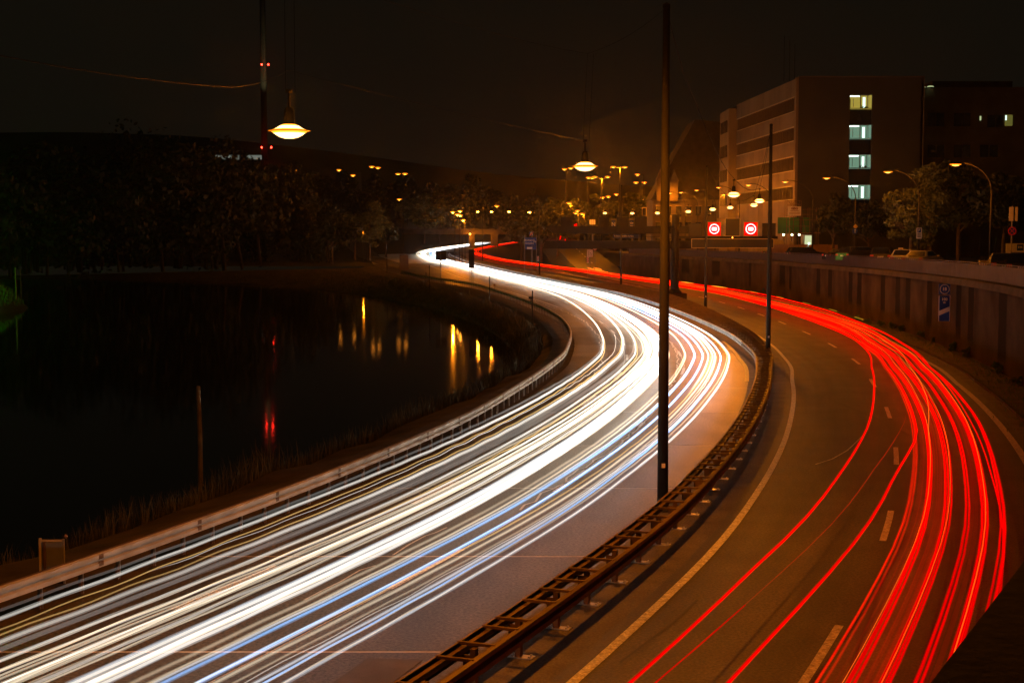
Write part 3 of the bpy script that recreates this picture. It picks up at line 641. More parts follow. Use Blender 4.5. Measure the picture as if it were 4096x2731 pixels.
# single lamps in the distance: on the bridge approach and beyond
fl = [(2275,812,330,1),(2303,852,300,1),(2310,843,310,1),(2328,855,300,1),(2385,795,420,0),(2392,794,440,0),(2410,790,400,0),(2433,786,380,0),(2465,777,350,0),(2575,795,400,0),(2592,790,380,0),(2630,785,360,0),(1811,848,345,2),(1840,844,360,2),(1830,858,370,2),(1841,861,380,2),(1853,880,400,2),(1987,824,520,0),(1356,680,700,0),(1412,701,650,0),(1597,797,700,0)]
for i, (x, y, Z, kind) in enumerate(fl):
    q = Q(x, y, Z); gz = 5.0 if kind < 2 and x > 2200 else float(zr(Z))
    if kind == 0 and x < 2100: gz = far_h(q.x, Z)
    t = empty('street_lamp', Vector((q.x+.5, Z, gz)), cat='street lamp', group='single street lamps in the distance',
              label='small distant street lamp, %s counted from the left' % ORD[sorted(range(len(fl)), key=lambda j: fl[j][0]).index(i)])
    h = max(1.5, q.z-gz); k = Z/330*1.45
    MB().tube([(0,0,-.5),(0,0,h*.9),(-.15,0,h+.06),(-.5,0,h+.06)], [.10,.07,.05,.05], 8).build('pole', M['pole'], t)
    MB().lathe([(0,.06),(.25*k,.04),(.36*k,0)], n=10).build('lamp_head', M['dark_metal'], t, (-.5,0,h+.03))
    MB().lathe([(.30*k,0),(.22*k,-.12*k),(0,-.2*k)], n=10).build('lens', M['lens_pool'] if kind == 2 else M['lens_far'], t, (-.5,0,h+.02)); MB().lathe([(.44*k,-.01),(.36*k,-.07*k),(.22*k,-.125*k)], n=10).lathe([(.44*k,-.01),(.33*k,.05*k),(.20*k,.08*k)], n=10).build('halo_ring', M['halo_orange'], t, (-.5,0,h+.02))  # outer ring glows orange as the lamp's halo
    if kind == 2 and i in (12, 16): spot('lamp_light', (-.5,0,h-.4), 6000, t)
    if i in (0, 3): spot('lamp_light', (-.5,0,h-.4), 5000, t)
    if i == 9: spot('lamp_light', (-.5,0,h-.4), 5000, t)

q = Q(1452, 925, 385); t = empty('path_lamp', Vector((q.x, 385, .2)), label='lamp among the trees lighting the riverside track', cat='street lamp')
MB().tube([(0,0,-.3),(0,0,q.z-.2)], [.09,.06], 8).build('pole', M['pole'], t); MB().lathe([(.16,0),(.12,-.12),(0,-.16)], (0,0,q.z-.2), 8).build('lens', M['halo_orange'], t); MB().lathe([(.2,0),(.1,.1),(0,.12)], (0,0,q.z-.19), 8).build('lamp_head', M['dark_metal'], t)
spot('lamp_light', (0,-.1,q.z-.7), 600, t)
# ------------------------------------------------------------------ overhead sign gantry
GZ = U(2710,1195).y; gb = U(2712,1192)
def gq(x, y, dz=0): 
    v = Q(x, y, GZ+dz); return v-Vector((gb.x, GZ, 0))
g = empty('sign_gantry', Vector((gb.x, GZ, 0)), label='dark steel gantry with two long arms over the carriageways and its column in the median', cat='gantry')
MB().box((gq(2712,1192).x,0,.30), (1.9,1.5,.75)).build('foundation', M['wall_conc'], g)
cx_ = gq(2700,1000).x
MB().tube([(cx_,0,.5),(cx_,0,1.2),(cx_,0,gq(2700,858).z)], [.62,.50,.48], 14).lathe([(.85,.66),(.85,.78),(.55,1.15)], (cx_,0,0), 14).build('column', M['dark_metal'], g)
for ya, yb in ((905,935),(963,995)):
    zt, zb = gq(0, ya).z, gq(0, yb).z; x0, x1 = gq(2180, ya).x, gq(2772, ya).x
    MB().poly([(x0, -.3, zt), (x1, -.3, zt), (x1, -.3, zb), (x0+1.0 if ya < 950 else x0-.3, -.3, zb)], (0,.6,0)).build('arm', M['dark_metal'], g)
# walkway rails and rear faces of the panels for the oncoming lanes
for x in range(2270, 2660, 48): MB().box((gq(x,940).x,-.35,(gq(0,938).z+gq(0,963).z)/2), (.06,.05,gq(0,936).z-gq(0,964).z)).build('baluster', M['dark_metal'], g)
MB().beam((gq(2260,948).x,-.35,gq(0,948).z), (gq(2690,948).x,-.35,gq(0,948).z), .05, .05).build('walkway_rail', M['dark_metal'], g)
for x0, x1 in ((2243,2288),(2395,2437),(2468,2515),(2540,2588)):
    a, c = gq(x0, 868), gq(x1, 912); MB().box(((a.x+c.x)/2, .2, (a.z+c.z)/2), (c.x-a.x, .3, a.z-c.z)).build('panel_back', M['dark_metal'], g)
# right arm and the panels that face the viewer
def panel(name, x0, y0, x1, y1, lab, frame, fm, face='sign_black', dep=.3):
    a, c = Q(x0, y0, GZ-.5), Q(x1, y1, GZ-.5); W = c.x-a.x; Hh = a.z-c.z; ctr = (a+c)/2
    t = empty(name, ctr, label=lab, cat='sign')
    MB().box((0,dep/2+.03,0), (W,dep,Hh)).build('housing', M['dark_metal'], t)
    MB().box((0,.0,0), (W-frame,.05,Hh-frame)).build('face', M[face], t)
    for sx_ in (-1, 1):
        MB().box((sx_*(W/2-frame/2),-.02,0), (frame,.08,Hh)).build('frame_bar', fm, t)
        MB().box((0,-.021,sx_*(Hh/2-frame/2)), (W-2*frame,.08,frame)).build('frame_bar', fm, t)
    return t, W, Hh
M['frame'] = mat('sign_frame', (.62,.50,.26), .4, var=.1, scale=2)
def ring(r0, r1, y, n=28):
    V = []; 
    for k in range(n):
        a = 2*math.pi*k/n; V += [(r0*math.cos(a), y, r0*math.sin(a)), (r1*math.cos(a), y, r1*math.sin(a)), (r0*math.cos(a), y-.02, r0*math.sin(a)), (r1*math.cos(a), y-.02, r1*math.sin(a))]
    F = []
    for k in range(n):
        j = 4*k; q = 4*((k+1) % n); F += [(j+2, j+3, q+3, q+2), (j+1, q+1, q+3, j+3), (j, j+2, q+2, q)]
    return MB().add(V, F)
def disc(r, y, n=28, clip=None):
    V = [(r*math.cos(2*math.pi*k/n), y, r*math.sin(2*math.pi*k/n)) for k in range(n)]
    if clip: V = [(x, yy, max(-clip, min(clip, z))) for x, yy, z in V]
    return MB().poly(V, (0,-.02,0))
for q, (x0, x1) in enumerate(((2829,2885),(2974,3032))):
    t, W, Hh = panel('variable_speed_sign', x0, 887, x1, 945, ('left glowing red and white speed sign on the gantry', 'right glowing red and white speed sign on the gantry')[q], .05, M['frame'], 'sign_black')
    MB().box((0,-.030,0), (W-.14,.01,Hh-.14)).build('bloom_field', M['bloom_red'], t)  # red glowing face imitates bloom around the LEDs
    ring(W*.29, W*.36, -.04).build('led_ring', M['led_white'], t)
    disc(W*.19, -.042, clip=W*.13).build('led_digits', M['led_white'], t)
panel('variable_sign', 2900, 873, 2960, 945, 'blank black sign panel between the two glowing speed signs', .05, M['frame'])
panel('message_board', 2766, 955, 3095, 992, 'long blank black message board under the glowing speed signs', .05, M['frame'], dep=.5)
panel('variable_sign', 2756, 893, 2808, 945, 'unlit dark sign panel left of the glowing speed signs', .04, M['dark_metal'])
panel('variable_sign', 3050, 893, 3102, 945, 'unlit dark sign panel right of the glowing speed signs', .04, M['dark_metal'])
MB().beam((cx_,0,gq(0,950).z), (gq(3110,950).x,0,gq(0,950).z), .3, .3).build('arm', M['dark_metal'], g)
a = Q(2930,950,GZ-.6); tag(MB().lathe([(0,.08),(.05,.04),(.06,-.04),(0,-.1)], n=8).build('warning_lamp', M['lens_far'], None, a), 'tiny amber lamp below the blank sign panel', 'lamp')

# ------------------------------------------------------------------ road signs
def post_sign(name, x, yb, ytop, plates, lab, Z=None, zg=0.0, w_=.08, cat='sign', back=False):
    base = U(x, yb, zg) if Z is None else Vector(((x-CX)/FPX*Z, Z, zg)); Z = base.y
    t = empty(name, base, label=lab, cat=cat); top = Q(x, ytop, Z).z-base.z
    MB().tube([(0,.06,-.3),(0,.06,top)], w_/2, 8).build('post', M['grey_metal'], t)
    out = []
    for (x0, y0, x1, y1, mk) in plates:
        a, c = Q(x0, y0, Z)-base, Q(x1, y1, Z)-base
        p = MB().box(((a.x+c.x)/2, 0, (a.z+c.z)/2), (c.x-a.x, .03, a.z-c.z)).build('plate', M[mk], t); out.append((p, a, c))
    return t, out, base
t, pls, bs = post_sign('direction_sign', 2130, 1085, 930, [(2100,950,2145,984,'sign_blue'),(2101,972+14,2145,998,'sign_blue')], 'blue bridge direction sign standing left of the exit ramp', Z=255, zg=0)
p, a, c = pls[0]; W = c.x-a.x; Hh = a.z-c.z
text('Bismarck', Hh*.34, M['sign_white'], t, ((a.x+c.x)/2-W*.10, -.03, a.z-Hh*.32)); text('-brücke', Hh*.34, M['sign_white'], t, ((a.x+c.x)/2-W*.13, -.03, a.z-Hh*.68)); text('→', Hh*.5, M['sign_white'], t, (c.x-W*.14, -.03, a.z-Hh*.5))
p, a, c = pls[1]; MB().box(((a.x+c.x)/2-.2, -.02, (a.z+c.z)/2), ((c.x-a.x)*.5, .02, (a.z-c.z)*.6)).build('inset', M['sign_white'], t)
for xx in (2099, 2146):
    q = Q(xx, 967, bs.y)-bs; MB().tube([(q.x,.08,-.2),(q.x,.08,q.z+1.2)], .05, 6).build('post', M['grey_metal'], t)
t, pls, bs = post_sign('motorway_end_sign', 2126, 1085, 925, [(2117,927,2134,944,'sign_blue')], 'small square blue motorway sign above the bridge direction sign', Z=256.5)
p, a, c = pls[0]; cxn, czn = (a.x+c.x)/2, (a.z+c.z)/2; hs = (c.x-a.x)/2
for s_ in (-.35, .35): MB().beam((cxn+s_*hs*1.2, -.03, czn-hs*.8), (cxn+s_*hs*.5, -.03, czn+hs*.8), .08, .02, Vector((0,1,0))).build('motif_bar', M['sign_white'], t)
MB().beam((cxn-hs*.85, -.04, czn-hs*.85), (cxn+hs*.85, -.04, czn+hs*.85), .09, .02, Vector((0,1,0))).build('red_bar', M['sign_red'], t)
t, pls, bs = post_sign('lane_sign', 2358, 1060, 995, [(2348,999,2371,1028,'sign_white')], 'white lane merging sign in front of the wall end', Z=262)
p, a, c = pls[0]; W = c.x-a.x; Hh = a.z-c.z
MB().box((a.x+W*.32,-.03,(a.z+c.z)/2), (.07,.02,Hh*.7)).build('arrow_bar', M['sign_black'], t); MB().beam((a.x+W*.72,-.03,c.z+Hh*.15), (a.x+W*.72,-.03,c.z+Hh*.45), .07, .02, Vector((0,1,0))).beam((a.x+W*.72,-.03,c.z+Hh*.45), (a.x+W*.52,-.03,c.z+Hh*.62), .07, .02, Vector((0,1,0))).build('arrow_bar', M['sign_black'], t)
base = Q(2380,994,263); t = empty('speed_sign', Vector((base.x,263,0)), label='round speed limit sign just right of the lane sign', cat='sign')
MB().tube([(0,.06,0),(0,.06,base.z+.3)], .04, 8).build('post', M['grey_metal'], t); MB().poly([(.36*math.cos(k*.2618), 0, base.z+.36*math.sin(k*.2618)) for k in range(24)], (0,.03,0)).build('plate', M['sign_white'], t)
o = ring(.27,.36,-.005).build('red_ring', M['sign_red'], t, (0,0,base.z)); text('60', .32, M['sign_black'], t, (0,-.02,base.z))
for q, (x, y0, y1, Z) in enumerate(((2351,1027,1052,250),(2152,1025,1044,250))):
    a = Q(x, y0, Z); c = Q(x, y1, Z); hh = a.z-c.z; ww = px(8 if q == 0 else 7, Z)
    t = empty('hazard_beacon', Vector((a.x, Z, c.z)), label=('red and white striped beacon under the lane sign', 'red and white striped beacon left of the exit ramp')[q], cat='beacon')
    MB().box((0,.03,hh/2), (ww,.04,hh)).build('board', M['sign_white'], t)
    for k in range(3): MB().poly([(-ww/2,0,hh*(.08+.32*k)),(ww/2,0,hh*(.08+.32*k)+ww*.7),(ww/2,0,min(hh,hh*(.08+.32*k)+ww*.7+hh*.15)),(-ww/2,0,hh*(.23+.32*k))], (0,-.02,0)).build('stripe', M['sign_red'], t)
    MB().tube([(0,.06,hh*.5),(0,.06,-c.z)], .03, 6).build('post', M['grey_metal'], t)
# exit countdown marker on the wall
zc = 0; Zm = 93.0
Zm = min(np.arange(70,120,.25), key=lambda Z: abs(CX+FPX*float(wall_x(Z))/Z-3812))
q0 = Q(3777, 1195, Zm); t = empty('exit_countdown_sign', Vector((q0.x, Zm, 0)), label='blue exit countdown sign with one white bar mounted on the retaining wall', cat='sign')
a, c = Q(3756,1136,Zm), Q(3800,1177,Zm); ox, oz = q0.x, 0; W = c.x-a.x
MB().box(((a.x+c.x)/2-ox, 0, (a.z+c.z)/2), (W, .04, a.z-c.z)).build('number_plate', M['sign_blue'], t)
o = ring(W*.38, W*.43, -.022).build('ring', M['sign_white'], t, ((a.x+c.x)/2-ox, 0, (a.z+c.z)/2)); text('18', .30, M['sign_white'], t, ((a.x+c.x)/2-ox, -.03, (a.z+c.z)/2), bold=.008)
a, c = Q(3755,1183,Zm), Q(3799,1284,Zm); Hh = a.z-c.z; xm = (a.x+c.x)/2-ox
MB().box((xm, 0, (a.z+c.z)/2), (W, .04, Hh)).build('bar_plate', M['sign_blue'], t)
text('100', .26, M['sign_white'], t, (xm, -.03, a.z-Hh*.14), bold=.008); text('m', .22, M['sign_white'], t, (xm, -.03, a.z-Hh*.26), bold=.006)
MB().poly([(xm-W*.48,-.02,c.z+Hh*.22),(xm+W*.48,-.02,c.z+Hh*.40),(xm+W*.48,-.02,c.z+Hh*.58),(xm-W*.48,-.02,c.z+Hh*.40)], (0,-.02,0)).build('white_bar', M['sign_white'], t)
for e_ in (-1, 1): MB().box((xm+e_*(W/2-.015), -.022, (a.z+c.z)/2), (.03,.01,Hh)).build('border', M['sign_white'], t)
MB().box((xm, .20, 2.4), (.08,.36,.1)).box((xm, .20, 3.4), (.08,.36,.1)).build('bracket', M['grey_metal'], t)
for xx, yy in ((3056,1160),):
    Zb = min(np.arange(120,200,.25), key=lambda Z: abs(CX+FPX*float(wall_x(Z))/Z-xx))-.3; q = Q(xx, yy, Zb)
    tag(MB().box((0,0,0), (.45,.05,.45)).box((0,.12,0),(.1,.2,.1)).build('wall_plate', M['sign_blue'], None, q), 'little blue plate fixed to the far retaining wall', 'sign')
# signs at the bridge approach beyond the gantry
ap = [('route_board',2456,932,880,2447,2461,880,916,'N',300,'blue board with a white arrow stroke beyond the gantry arm'),('route_board',2527,932,880,2519,2534,880,916,'Or\nnu',301,'narrow blue board with two short lines of letters beyond the gantry arm')]
for nm, x, yb, yt, x0, x1, y0, y1, tx, Z, lab in ap:
    t, pls, bs = post_sign(nm, x, 0, yt, [(x0,y0,x1,y1,'sign_blue')], lab, Z=Z, zg=4.5); p, a, c = pls[0]
    text(tx, .55 if len(tx) > 1 else 1.1, M['sign_white'], t, ((a.x+c.x)/2, -.03, (a.z+c.z)/2), bold=.02)
    MB().box(((a.x+c.x)/2, .02, a.z+.12), (c.x-a.x+.5, .06, .10)).build('top_rail', M['frame'], t)
t, pls, bs = post_sign('bridge_name_board', 2508, 0, 936, [(2452,937,2563,953,'sign_blue')], 'long blue name board of the bridge seen between the gantry arms', Z=296, zg=4.4); p, a, c = pls[0]
text('Bismarckbrücke', .62, M['sign_white'], t, ((a.x+c.x)/2-.6, -.03, (a.z+c.z)/2-.02), bold=.015)
t, pls, bs = post_sign('direction_board', 2604, 0, 866, [(2592,868,2616,876,'sign_blue'),(2592,877,2616,884,'sign_blue'),(2592,885,2616,890,'sign_white')], 'stacked blue and white direction boards right of the traffic light', Z=290, zg=4.4)
t, pls, bs = post_sign('direction_board', 2370, 0, 877, [(2358,879,2366,898,'sign_white'),(2367,879,2374,898,'sign_white'),(2375,879,2381,898,'sign_white')], 'small white board in three columns left of the blue boards', Z=310, zg=4.4)
for q, (x, y, Z) in enumerate(((2556,879,294),(2634,899,288))):
    v = Q(x, y, Z); t = empty('priority_sign', Vector((v.x, Z, 4.4)), label=('yellow diamond sign under the traffic light', 'yellow diamond sign beside the nearest mast')[q], cat='sign'); h = v.z-4.4
    MB().tube([(0,.05,-.2),(0,.05,h)], .04, 6).build('post', M['grey_metal'], t); MB().poly([(-.36,0,h),(0,0,h-.36),(.36,0,h),(0,0,h+.36)], (0,.03,0)).build('plate', M['sign_yellow'], t)
a, c = Q(2568,830,292), Q(2586,864,292); t = empty('traffic_light', Vector(((a.x+c.x)/2, 292, 4.4)), label='unlit traffic light with a pale backing frame above the gantry arm', cat='traffic light')
MB().tube([(0,.15,-.2),(0,.15,a.z-4.4)], .06, 8).build('post', M['dark_metal'], t); W = c.x-a.x; Hh = a.z-c.z; zc = (a.z+c.z)/2-4.4
MB().box((0,0,zc), (W,.12,Hh)).build('backing', M['frame'], t); MB().box((0,-.12,zc), (W*.7,.2,Hh*.84)).build('housing', M['sign_black'], t)
for k in (-1,0,1): MB().lathe([(W*.26,0),(W*.22,.10)], n=10).build('visor', M['dark_metal'], t, (0,-.25,zc+k*Hh*.27))
# backs of signs and marker posts on the river side of the incoming lanes
t, pls, bs = post_sign('road_sign', 1763, 1132, 1003, [(1743,1004,1785,1040,'dark_metal')], 'dark square sign seen from behind beside the river guard rail', w_=.16)
q = Q(1747, 1020, bs.y)-bs
t, pls, bs = post_sign('sign_board', 1886, 1147, 996, [(1875,998,1897,1073,'dark_metal')], 'tall narrow dark sign board seen from behind', w_=.10)
for dxp in (-6, 6): MB().tube([(px(dxp, bs.y),.06,-.3),(px(dxp, bs.y),.06,3.2)], .05, 8).build('post', M['grey_metal'], t)
t, pls, bs = post_sign('sign_board', 1616, 1086, 1012, [(1598,1020,1634,1080,'hoarding')], 'broad brown sign board where the river track joins', w_=.12)
for q, (x, yt, yb, lab) in enumerate(((1718,1063,1150,'first thin post behind the river guard rail, far end'),(1958,1108,1200,'slim post with a small lamp head behind the river guard rail'),(2130,1166,1290,'nearest thin dark post behind the river guard rail'),(1704,1090,1104,'short stub marker post at the edge of the incoming lanes'),(1548,1010,1092,'thin post beside the riverside track'),(1466,1010,1056,'leaning thin post left on the riverside track'))):
    bp = U(x, yb); o = MB().tube([(0,0,-.6),(0,0,Q(x, yt, bp.y).z)], [.06,.05], 8).lathe([(.06,0),(.05,.06),(0,.08)], (0,0,Q(x, yt, bp.y).z), 8).build('marker_post', M['dark_metal'], None, bp); tag(o, lab, 'post', 'posts by the river guard rail')
bp = PT(148, float(offL(148))); a = Q(2124, 1191, bp.y); tag(MB().box((0,0,0), (.5,.25,.24)).box((0,0,-.22), (.10,.08,.3)).build('junction_box', M['dark_metal'], None, a), 'small dark box on top of the river guard rail', 'box')
a = Q(1978, 1140, 185); tag(MB().box((0,0,0), (.28,.12,.26)).tube([(0,0,-.1),(0,0,-1.2)], .03, 6).build('marker_plate', M['hoarding'], None, a), 'tiny square plate on a stalk above the river guard rail', 'sign')
# pale sign back behind the guard rail at the lower left
zb = 30.9
a, c = Q(160,2195,zb), Q(258,2385,zb-.0); t = empty('road_sign', Vector(((a.x+c.x)/2, zb, 0)), label='pale metal sign seen from behind the guard rail at the lower left', cat='sign'); W = c.x-a.x
MB().box((0,0,.50), (W-.06,.02,.86)).build('panel', M['white_panel'], t)
MB().box((-W/2,.02,.50), (.05,.05,1.04)).build('frame_bar', M['frame'], t); MB().box((W/2,.02,.50), (.035,.05,1.0)).build('frame_bar', M['grey_metal'], t); MB().box((0,.03,.96), (W,.04,.045)).build('frame_bar', M['frame'], t); MB().box((-W*.28,-.03,.50), (.05,.05,.9)).build('stiffener', M['rust'], t)
MB().box((.0,.1,.05), (W*.9,.15,.1)).build('foot', M['dark_metal'], t)
MB().lathe([(0,-.05),(.05,0),(0,.06)], (W/2+.06,0,1.06), 8).build('bulb', M['hoarding'], t)
# mooring piles in the river
for q, (x, yt, yb, r, lab) in enumerate(((803,1545,1935,.10,'tall wooden mooring pile at the near river bank'),(66,1070,1235,.10,'left thin pile by the green lit bank'),(84,1077,1180,.10,'right thin pile by the green lit bank'))):
    bp = U(x, yb, -1.9 if q == 0 else WAT); h = Q(x-4 if q == 0 else x, yt, bp.y).z-bp.z
    o = MB().tube([(0,0,-1.5),(.0,0,h*.5),(-.03,0,h)], [r,r*.9,r*.75], 8).lathe([(r*.75,0),(0,.03)], (-.03,0,h), 8).build('mooring_pile', M['pile'], None, bp); tag(o, lab, 'pile', 'piles in the river')

# ------------------------------------------------------------------ far bridge, tower, hall
BZ = 565.0
br = empty('road_bridge', Vector((-20, BZ, 3)), label='far concrete road bridge crossing over the motorway', cat='bridge')
a, c = Q(1430,918,BZ), Q(2300,937,BZ); o3 = Vector((-20, BZ, 3))
MB().box(((a.x+c.x)/2+20, 4, (a.z+c.z)/2-3), (c.x-a.x, 9, a.z-c.z)).build('deck', M['wall_conc'], br)
MB().box(((a.x+c.x)/2+20, -.8, a.z-3+.15), (c.x-a.x, .5, .35)).build('edge_beam', M['wall_conc'], br)
MB().box(((a.x+c.x)/2+20, -.7, a.z-3+.85), (c.x-a.x, .08, .12)).build('handrail', M['blue_edge'], br)
for k in range(30):
    x = a.x+(c.x-a.x)*k/29; MB().box((x+20, -.7, a.z-3+.55), (.12,.06,.7)).build('railing_post', M['blue_edge'], br)
for x0, x1, yb, dz in ((1877,1903,1000,0),(1963,1997,992,0)):
    p0, p1 = Q(x0, yb, BZ), Q(x1, yb, BZ); MB().box(((p0.x+p1.x)/2+20, 3.2, (p0.z+c.z)/2-3-.5), (p1.x-p0.x-.9, 6.0, c.z-p0.z+1)).box((p0.x+.5+20, -.2, (p0.z+c.z)/2-3-.5), (1.0, 1.0, c.z-p0.z+1)).build('pier', M['wall_conc'], br)
L = Q(1880,936,BZ-3); t = empty('bridge_lamp', L, label='small bright lamp at the top of the left bridge pier', cat='lamp')
MB().lathe([(.35,0),(.3,-.3),(0,-.4)], n=10).lathe([(.35,0),(.3,.2),(0,.3)], n=10).build('lens', M['lens_far'], t); MB().box((0,1.2,.35), (.2,2.4,.12)).build('bracket', M['dark_metal'], t)
spot('lamp_light', (0,.2,-.4), 2500, t, ang=170); 
L = Q(1958,937,BZ-4); t = empty('bridge_lamp', L, label='shaded lamp lighting the right bridge pier', cat='lamp')
MB().box((0,0,0), (.5,.5,.2)).build('housing', M['dark_metal'], t); spot('lamp_light', (0,0,-.2), 1800, t, ang=170)

TZ = 1100.0; tb = Q(1058, 640, TZ)
gzt = far_h(tb.x, TZ)
tw = empty('chimney_tower', Vector((tb.x, TZ, gzt)), label='very tall slim tower with red beacons on the left hill', cat='tower')
MB().tube([(0,0,-5),(0,0,60),(0,0,210)], [2.7,2.3,1.9], 16).build('shaft', M['gable'], tw, smooth=True)
for k in range(4): MB().tube([(-.9+.6*k,-2.4,0),(-.8+.5*k,-2.1,205)], .12, 5).build('ladder_rail', M['dark_metal'], tw)
for x, y in ((1047,259),(1073,259),(1047,590),(1085,590)):
    q = Q(x, y, TZ-9)-tw.location; MB().lathe([(0,-.7),(.55,-.3),(.55,.3),(0,.7)], n=8).build('beacon', M['red_lamp'], tw, q); MB().beam((q.x,q.y,q.z-1), (0,0,q.z-1), .2, .2).build('bracket', M['dark_metal'], tw)
fd = empty('floodlight', Vector((tb.x+14, TZ-45, far_h(tb.x+14, TZ-45)+1)), label='floodlight at the foot of the tall tower', cat='lamp')
MB().box((0,0,0), (.8,.5,.6)).build('housing', M['dark_metal'], fd); MB().tube([(0,0,-1.5),(0,0,0)], .1, 6).build('post', M['dark_metal'], fd)
lt = bpy.data.lights.new('lamp_light', 'SPOT'); lt.energy = 260000; lt.color = (1,.85,.40); lt.spot_size = R(28); lt.spot_blend = .4; o = bpy.data.objects.new('lamp_light', lt); col.objects.link(o); o.parent = fd; o.location = (0,0,.8)
o.rotation_euler = (Vector((-14,45,110))).to_track_quat('-Z','Y').to_euler()
hz = Q(912, 632, TZ-40); hb = empty('lit_hall', Vector((hz.x, TZ-40, far_h(hz.x, TZ-40))), label='pale hall with glowing cladding at the foot of the tall tower', cat='building')
hh = Q(0,620,TZ-40).z-hb.location.z; xw = px(105, TZ-40)
MB().box((xw*.25,6,hh/2-2), (xw*2.0,12,hh+4)).build('wall', M['gable'], hb)
MB().box((-xw*.05,-.1,hh-1.8), (xw*.95,.1,3.2)).build('glow_cladding', M['hall_glow'], hb); MB().box((xw*.98,-.1,hh-1.8), (xw*.6,.1,3.2)).build('glow_cladding', M['hall_glow'], hb)
for k in range(10): MB().box((-xw*.5+xw*.1*k,-.2,hh-1.8), (.25,.1,3.2)).build('cladding_rib', M['grey_metal'], hb)

# ------------------------------------------------------------------ office building on the right
BCZ = 188.0; c0 = Q(3195, 310, BCZ); g0 = 4.4; topz = c0.z
bd = empty('office_building', Vector((c0.x, BCZ, g0)), label='six storey office block with ribbon windows and a lit stair window strip', cat='building')
HB = topz-g0; RX = px(3693-3195, BCZ); LY = 39.5; EX = (Q(2894,440,238).x-c0.x)
def bl(n, mb, m, par=None): return mb.build(n, m, par or bd)
kx = (Q(2947,417,227.5).x-c0.x)/39.5          # the long front runs almost straight away from the viewer
def fp(d, z, out=0.0): return Vector((kx*d-out, d, z))
# gable with the recessed stair strip: wall left and right of it, spandrels between windows
sx0, sx1 = Q(3400,400,BCZ).x-c0.x, Q(3489,400,BCZ).x-c0.x
bl('gable_wall', MB().box((sx0/2, .4, HB/2), (sx0, .8, HB)), M['gable']); bl('gable_wall', MB().box(((sx1+RX)/2, .4, HB/2), (RX-sx1, .8, HB)), M['gable'])
zrow = [(Q(0,y0,BCZ).z-g0, Q(0,y1,BCZ).z-g0) for y0, y1 in ((378,435),(498,555),(617,673),(738,795))]
bl('gable_wall', MB().box(((sx0+sx1)/2, .4, (zrow[0][0]+HB)/2), (sx1-sx0, .8, HB-zrow[0][0])), M['gable'])
prev = None
for i, (zt, zb) in enumerate(zrow):
    nxt = zrow[i+1][0] if i < 3 else zb-3.0
    bl('spandrel', MB().box(((sx0+sx1)/2, .55, (zb+nxt)/2), (sx1-sx0, .3, zb-nxt)), M['glass'])
    wn = bl('window', MB().box(((sx0+sx1)/2-.02, .22, (zt+zb)/2), (.09, .1, zt-zb)).box(((sx0+sx1)/2, .22, zt-.04), (sx1-sx0, .1, .08)).box(((sx0+sx1)/2, .22, zb+.04), (sx1-sx0, .1, .08)), M['mullion'])
    xm = (sx0+sx1)/2; lm = M['win_yellow'] if i == 0 else M['win_green']
    MB().box(((sx0+xm)/2, 1.6, (zt+zb)/2), (xm-sx0, .1, zt-zb)).build('room_wall', lm, wn); MB().box(((sx1+xm)/2, 1.9, (zt+zb)/2), (sx1-xm, .1, zt-zb)).build('room_wall', lm, wn)
    MB().box((sx0+.02, .9, (zt+zb)/2), (.04, 1.3, zt-zb)).box((sx1-.02, .9, (zt+zb)/2), (.04, 1.3, zt-zb)).box((xm, 1.0, zb-.03), (sx1-sx0, 1.6, .05)).build('room_side', lm, wn)
    MB().box(((sx0+xm)/2, .7, zt-.20), (xm-sx0-.1, .12, .11)).build('tube_light', M['tube_light'], wn)
    MB().box((sx1-(sx1-xm)*.48, 1.5, (zt+zb)/2-.1), (.34, .1, (zt-zb)*.85)).build('lit_door', M['win_bright'], wn)
    MB().box((sx1-(sx1-xm)*.22, 1.2, (zt+zb)/2+.1), (.07, .1, zt-zb-.3)).box((sx0+.35, 1.3, (zt+zb)/2-.2), (.06, .1, (zt-zb)*.7)).box((sx0+.75, 1.3, (zt+zb)/2-.1), (.05,.1,(zt-zb)*.6)).build('door_frame', M['mullion'], wn)
    if i in (0, 2):
        pm = MB()
        for k in range(40): pm.box((xm+.15+random.uniform(0,.9), .6+random.uniform(-.1,.1), zb+random.uniform(.05,.55)*random.random()), (.12,.05,.12), random.uniform(0,3))
        pm.build('window_plant', M['leaf'], wn)
bl('corner_pilaster', MB().box((-.15, .5, HB/2), (.34, 1.1, HB)), M['facade'])
# long front: storey bands, ribbon windows with separate panes
bands = []
z_at = lambda y: Q(0, y, BCZ).z-g0
wz = [(z_at(382), z_at(440)), (z_at(503), z_at(560)), (z_at(622), z_at(680)), (z_at(742), z_at(797))]
lev = [HB]+[v for ab in wz for v in ab]+[0.0]
for i in range(0, len(lev), 2):
    zt, zb = lev[i], lev[i+1]
    bk = bl('front_band', MB().poly([fp(0.6,zb,-.06), fp(LY,zb,-.06), fp(LY,zt,-.06), fp(0.6,zt,-.06)], (.6,0,0)), M['mullion'])
    for k in range(12):
        d0 = .6+(LY-.6)*k/12+.03; d1 = .6+(LY-.6)*(k+1)/12-.03
        MB().poly([fp(d0,zb+.02), fp(d1,zb+.02), fp(d1,zt-.02), fp(d0,zt-.02)], (.05,0,0)).build('facade_panel', M[('facade','facade_b','facade_c')[random.randrange(3)]], bk)
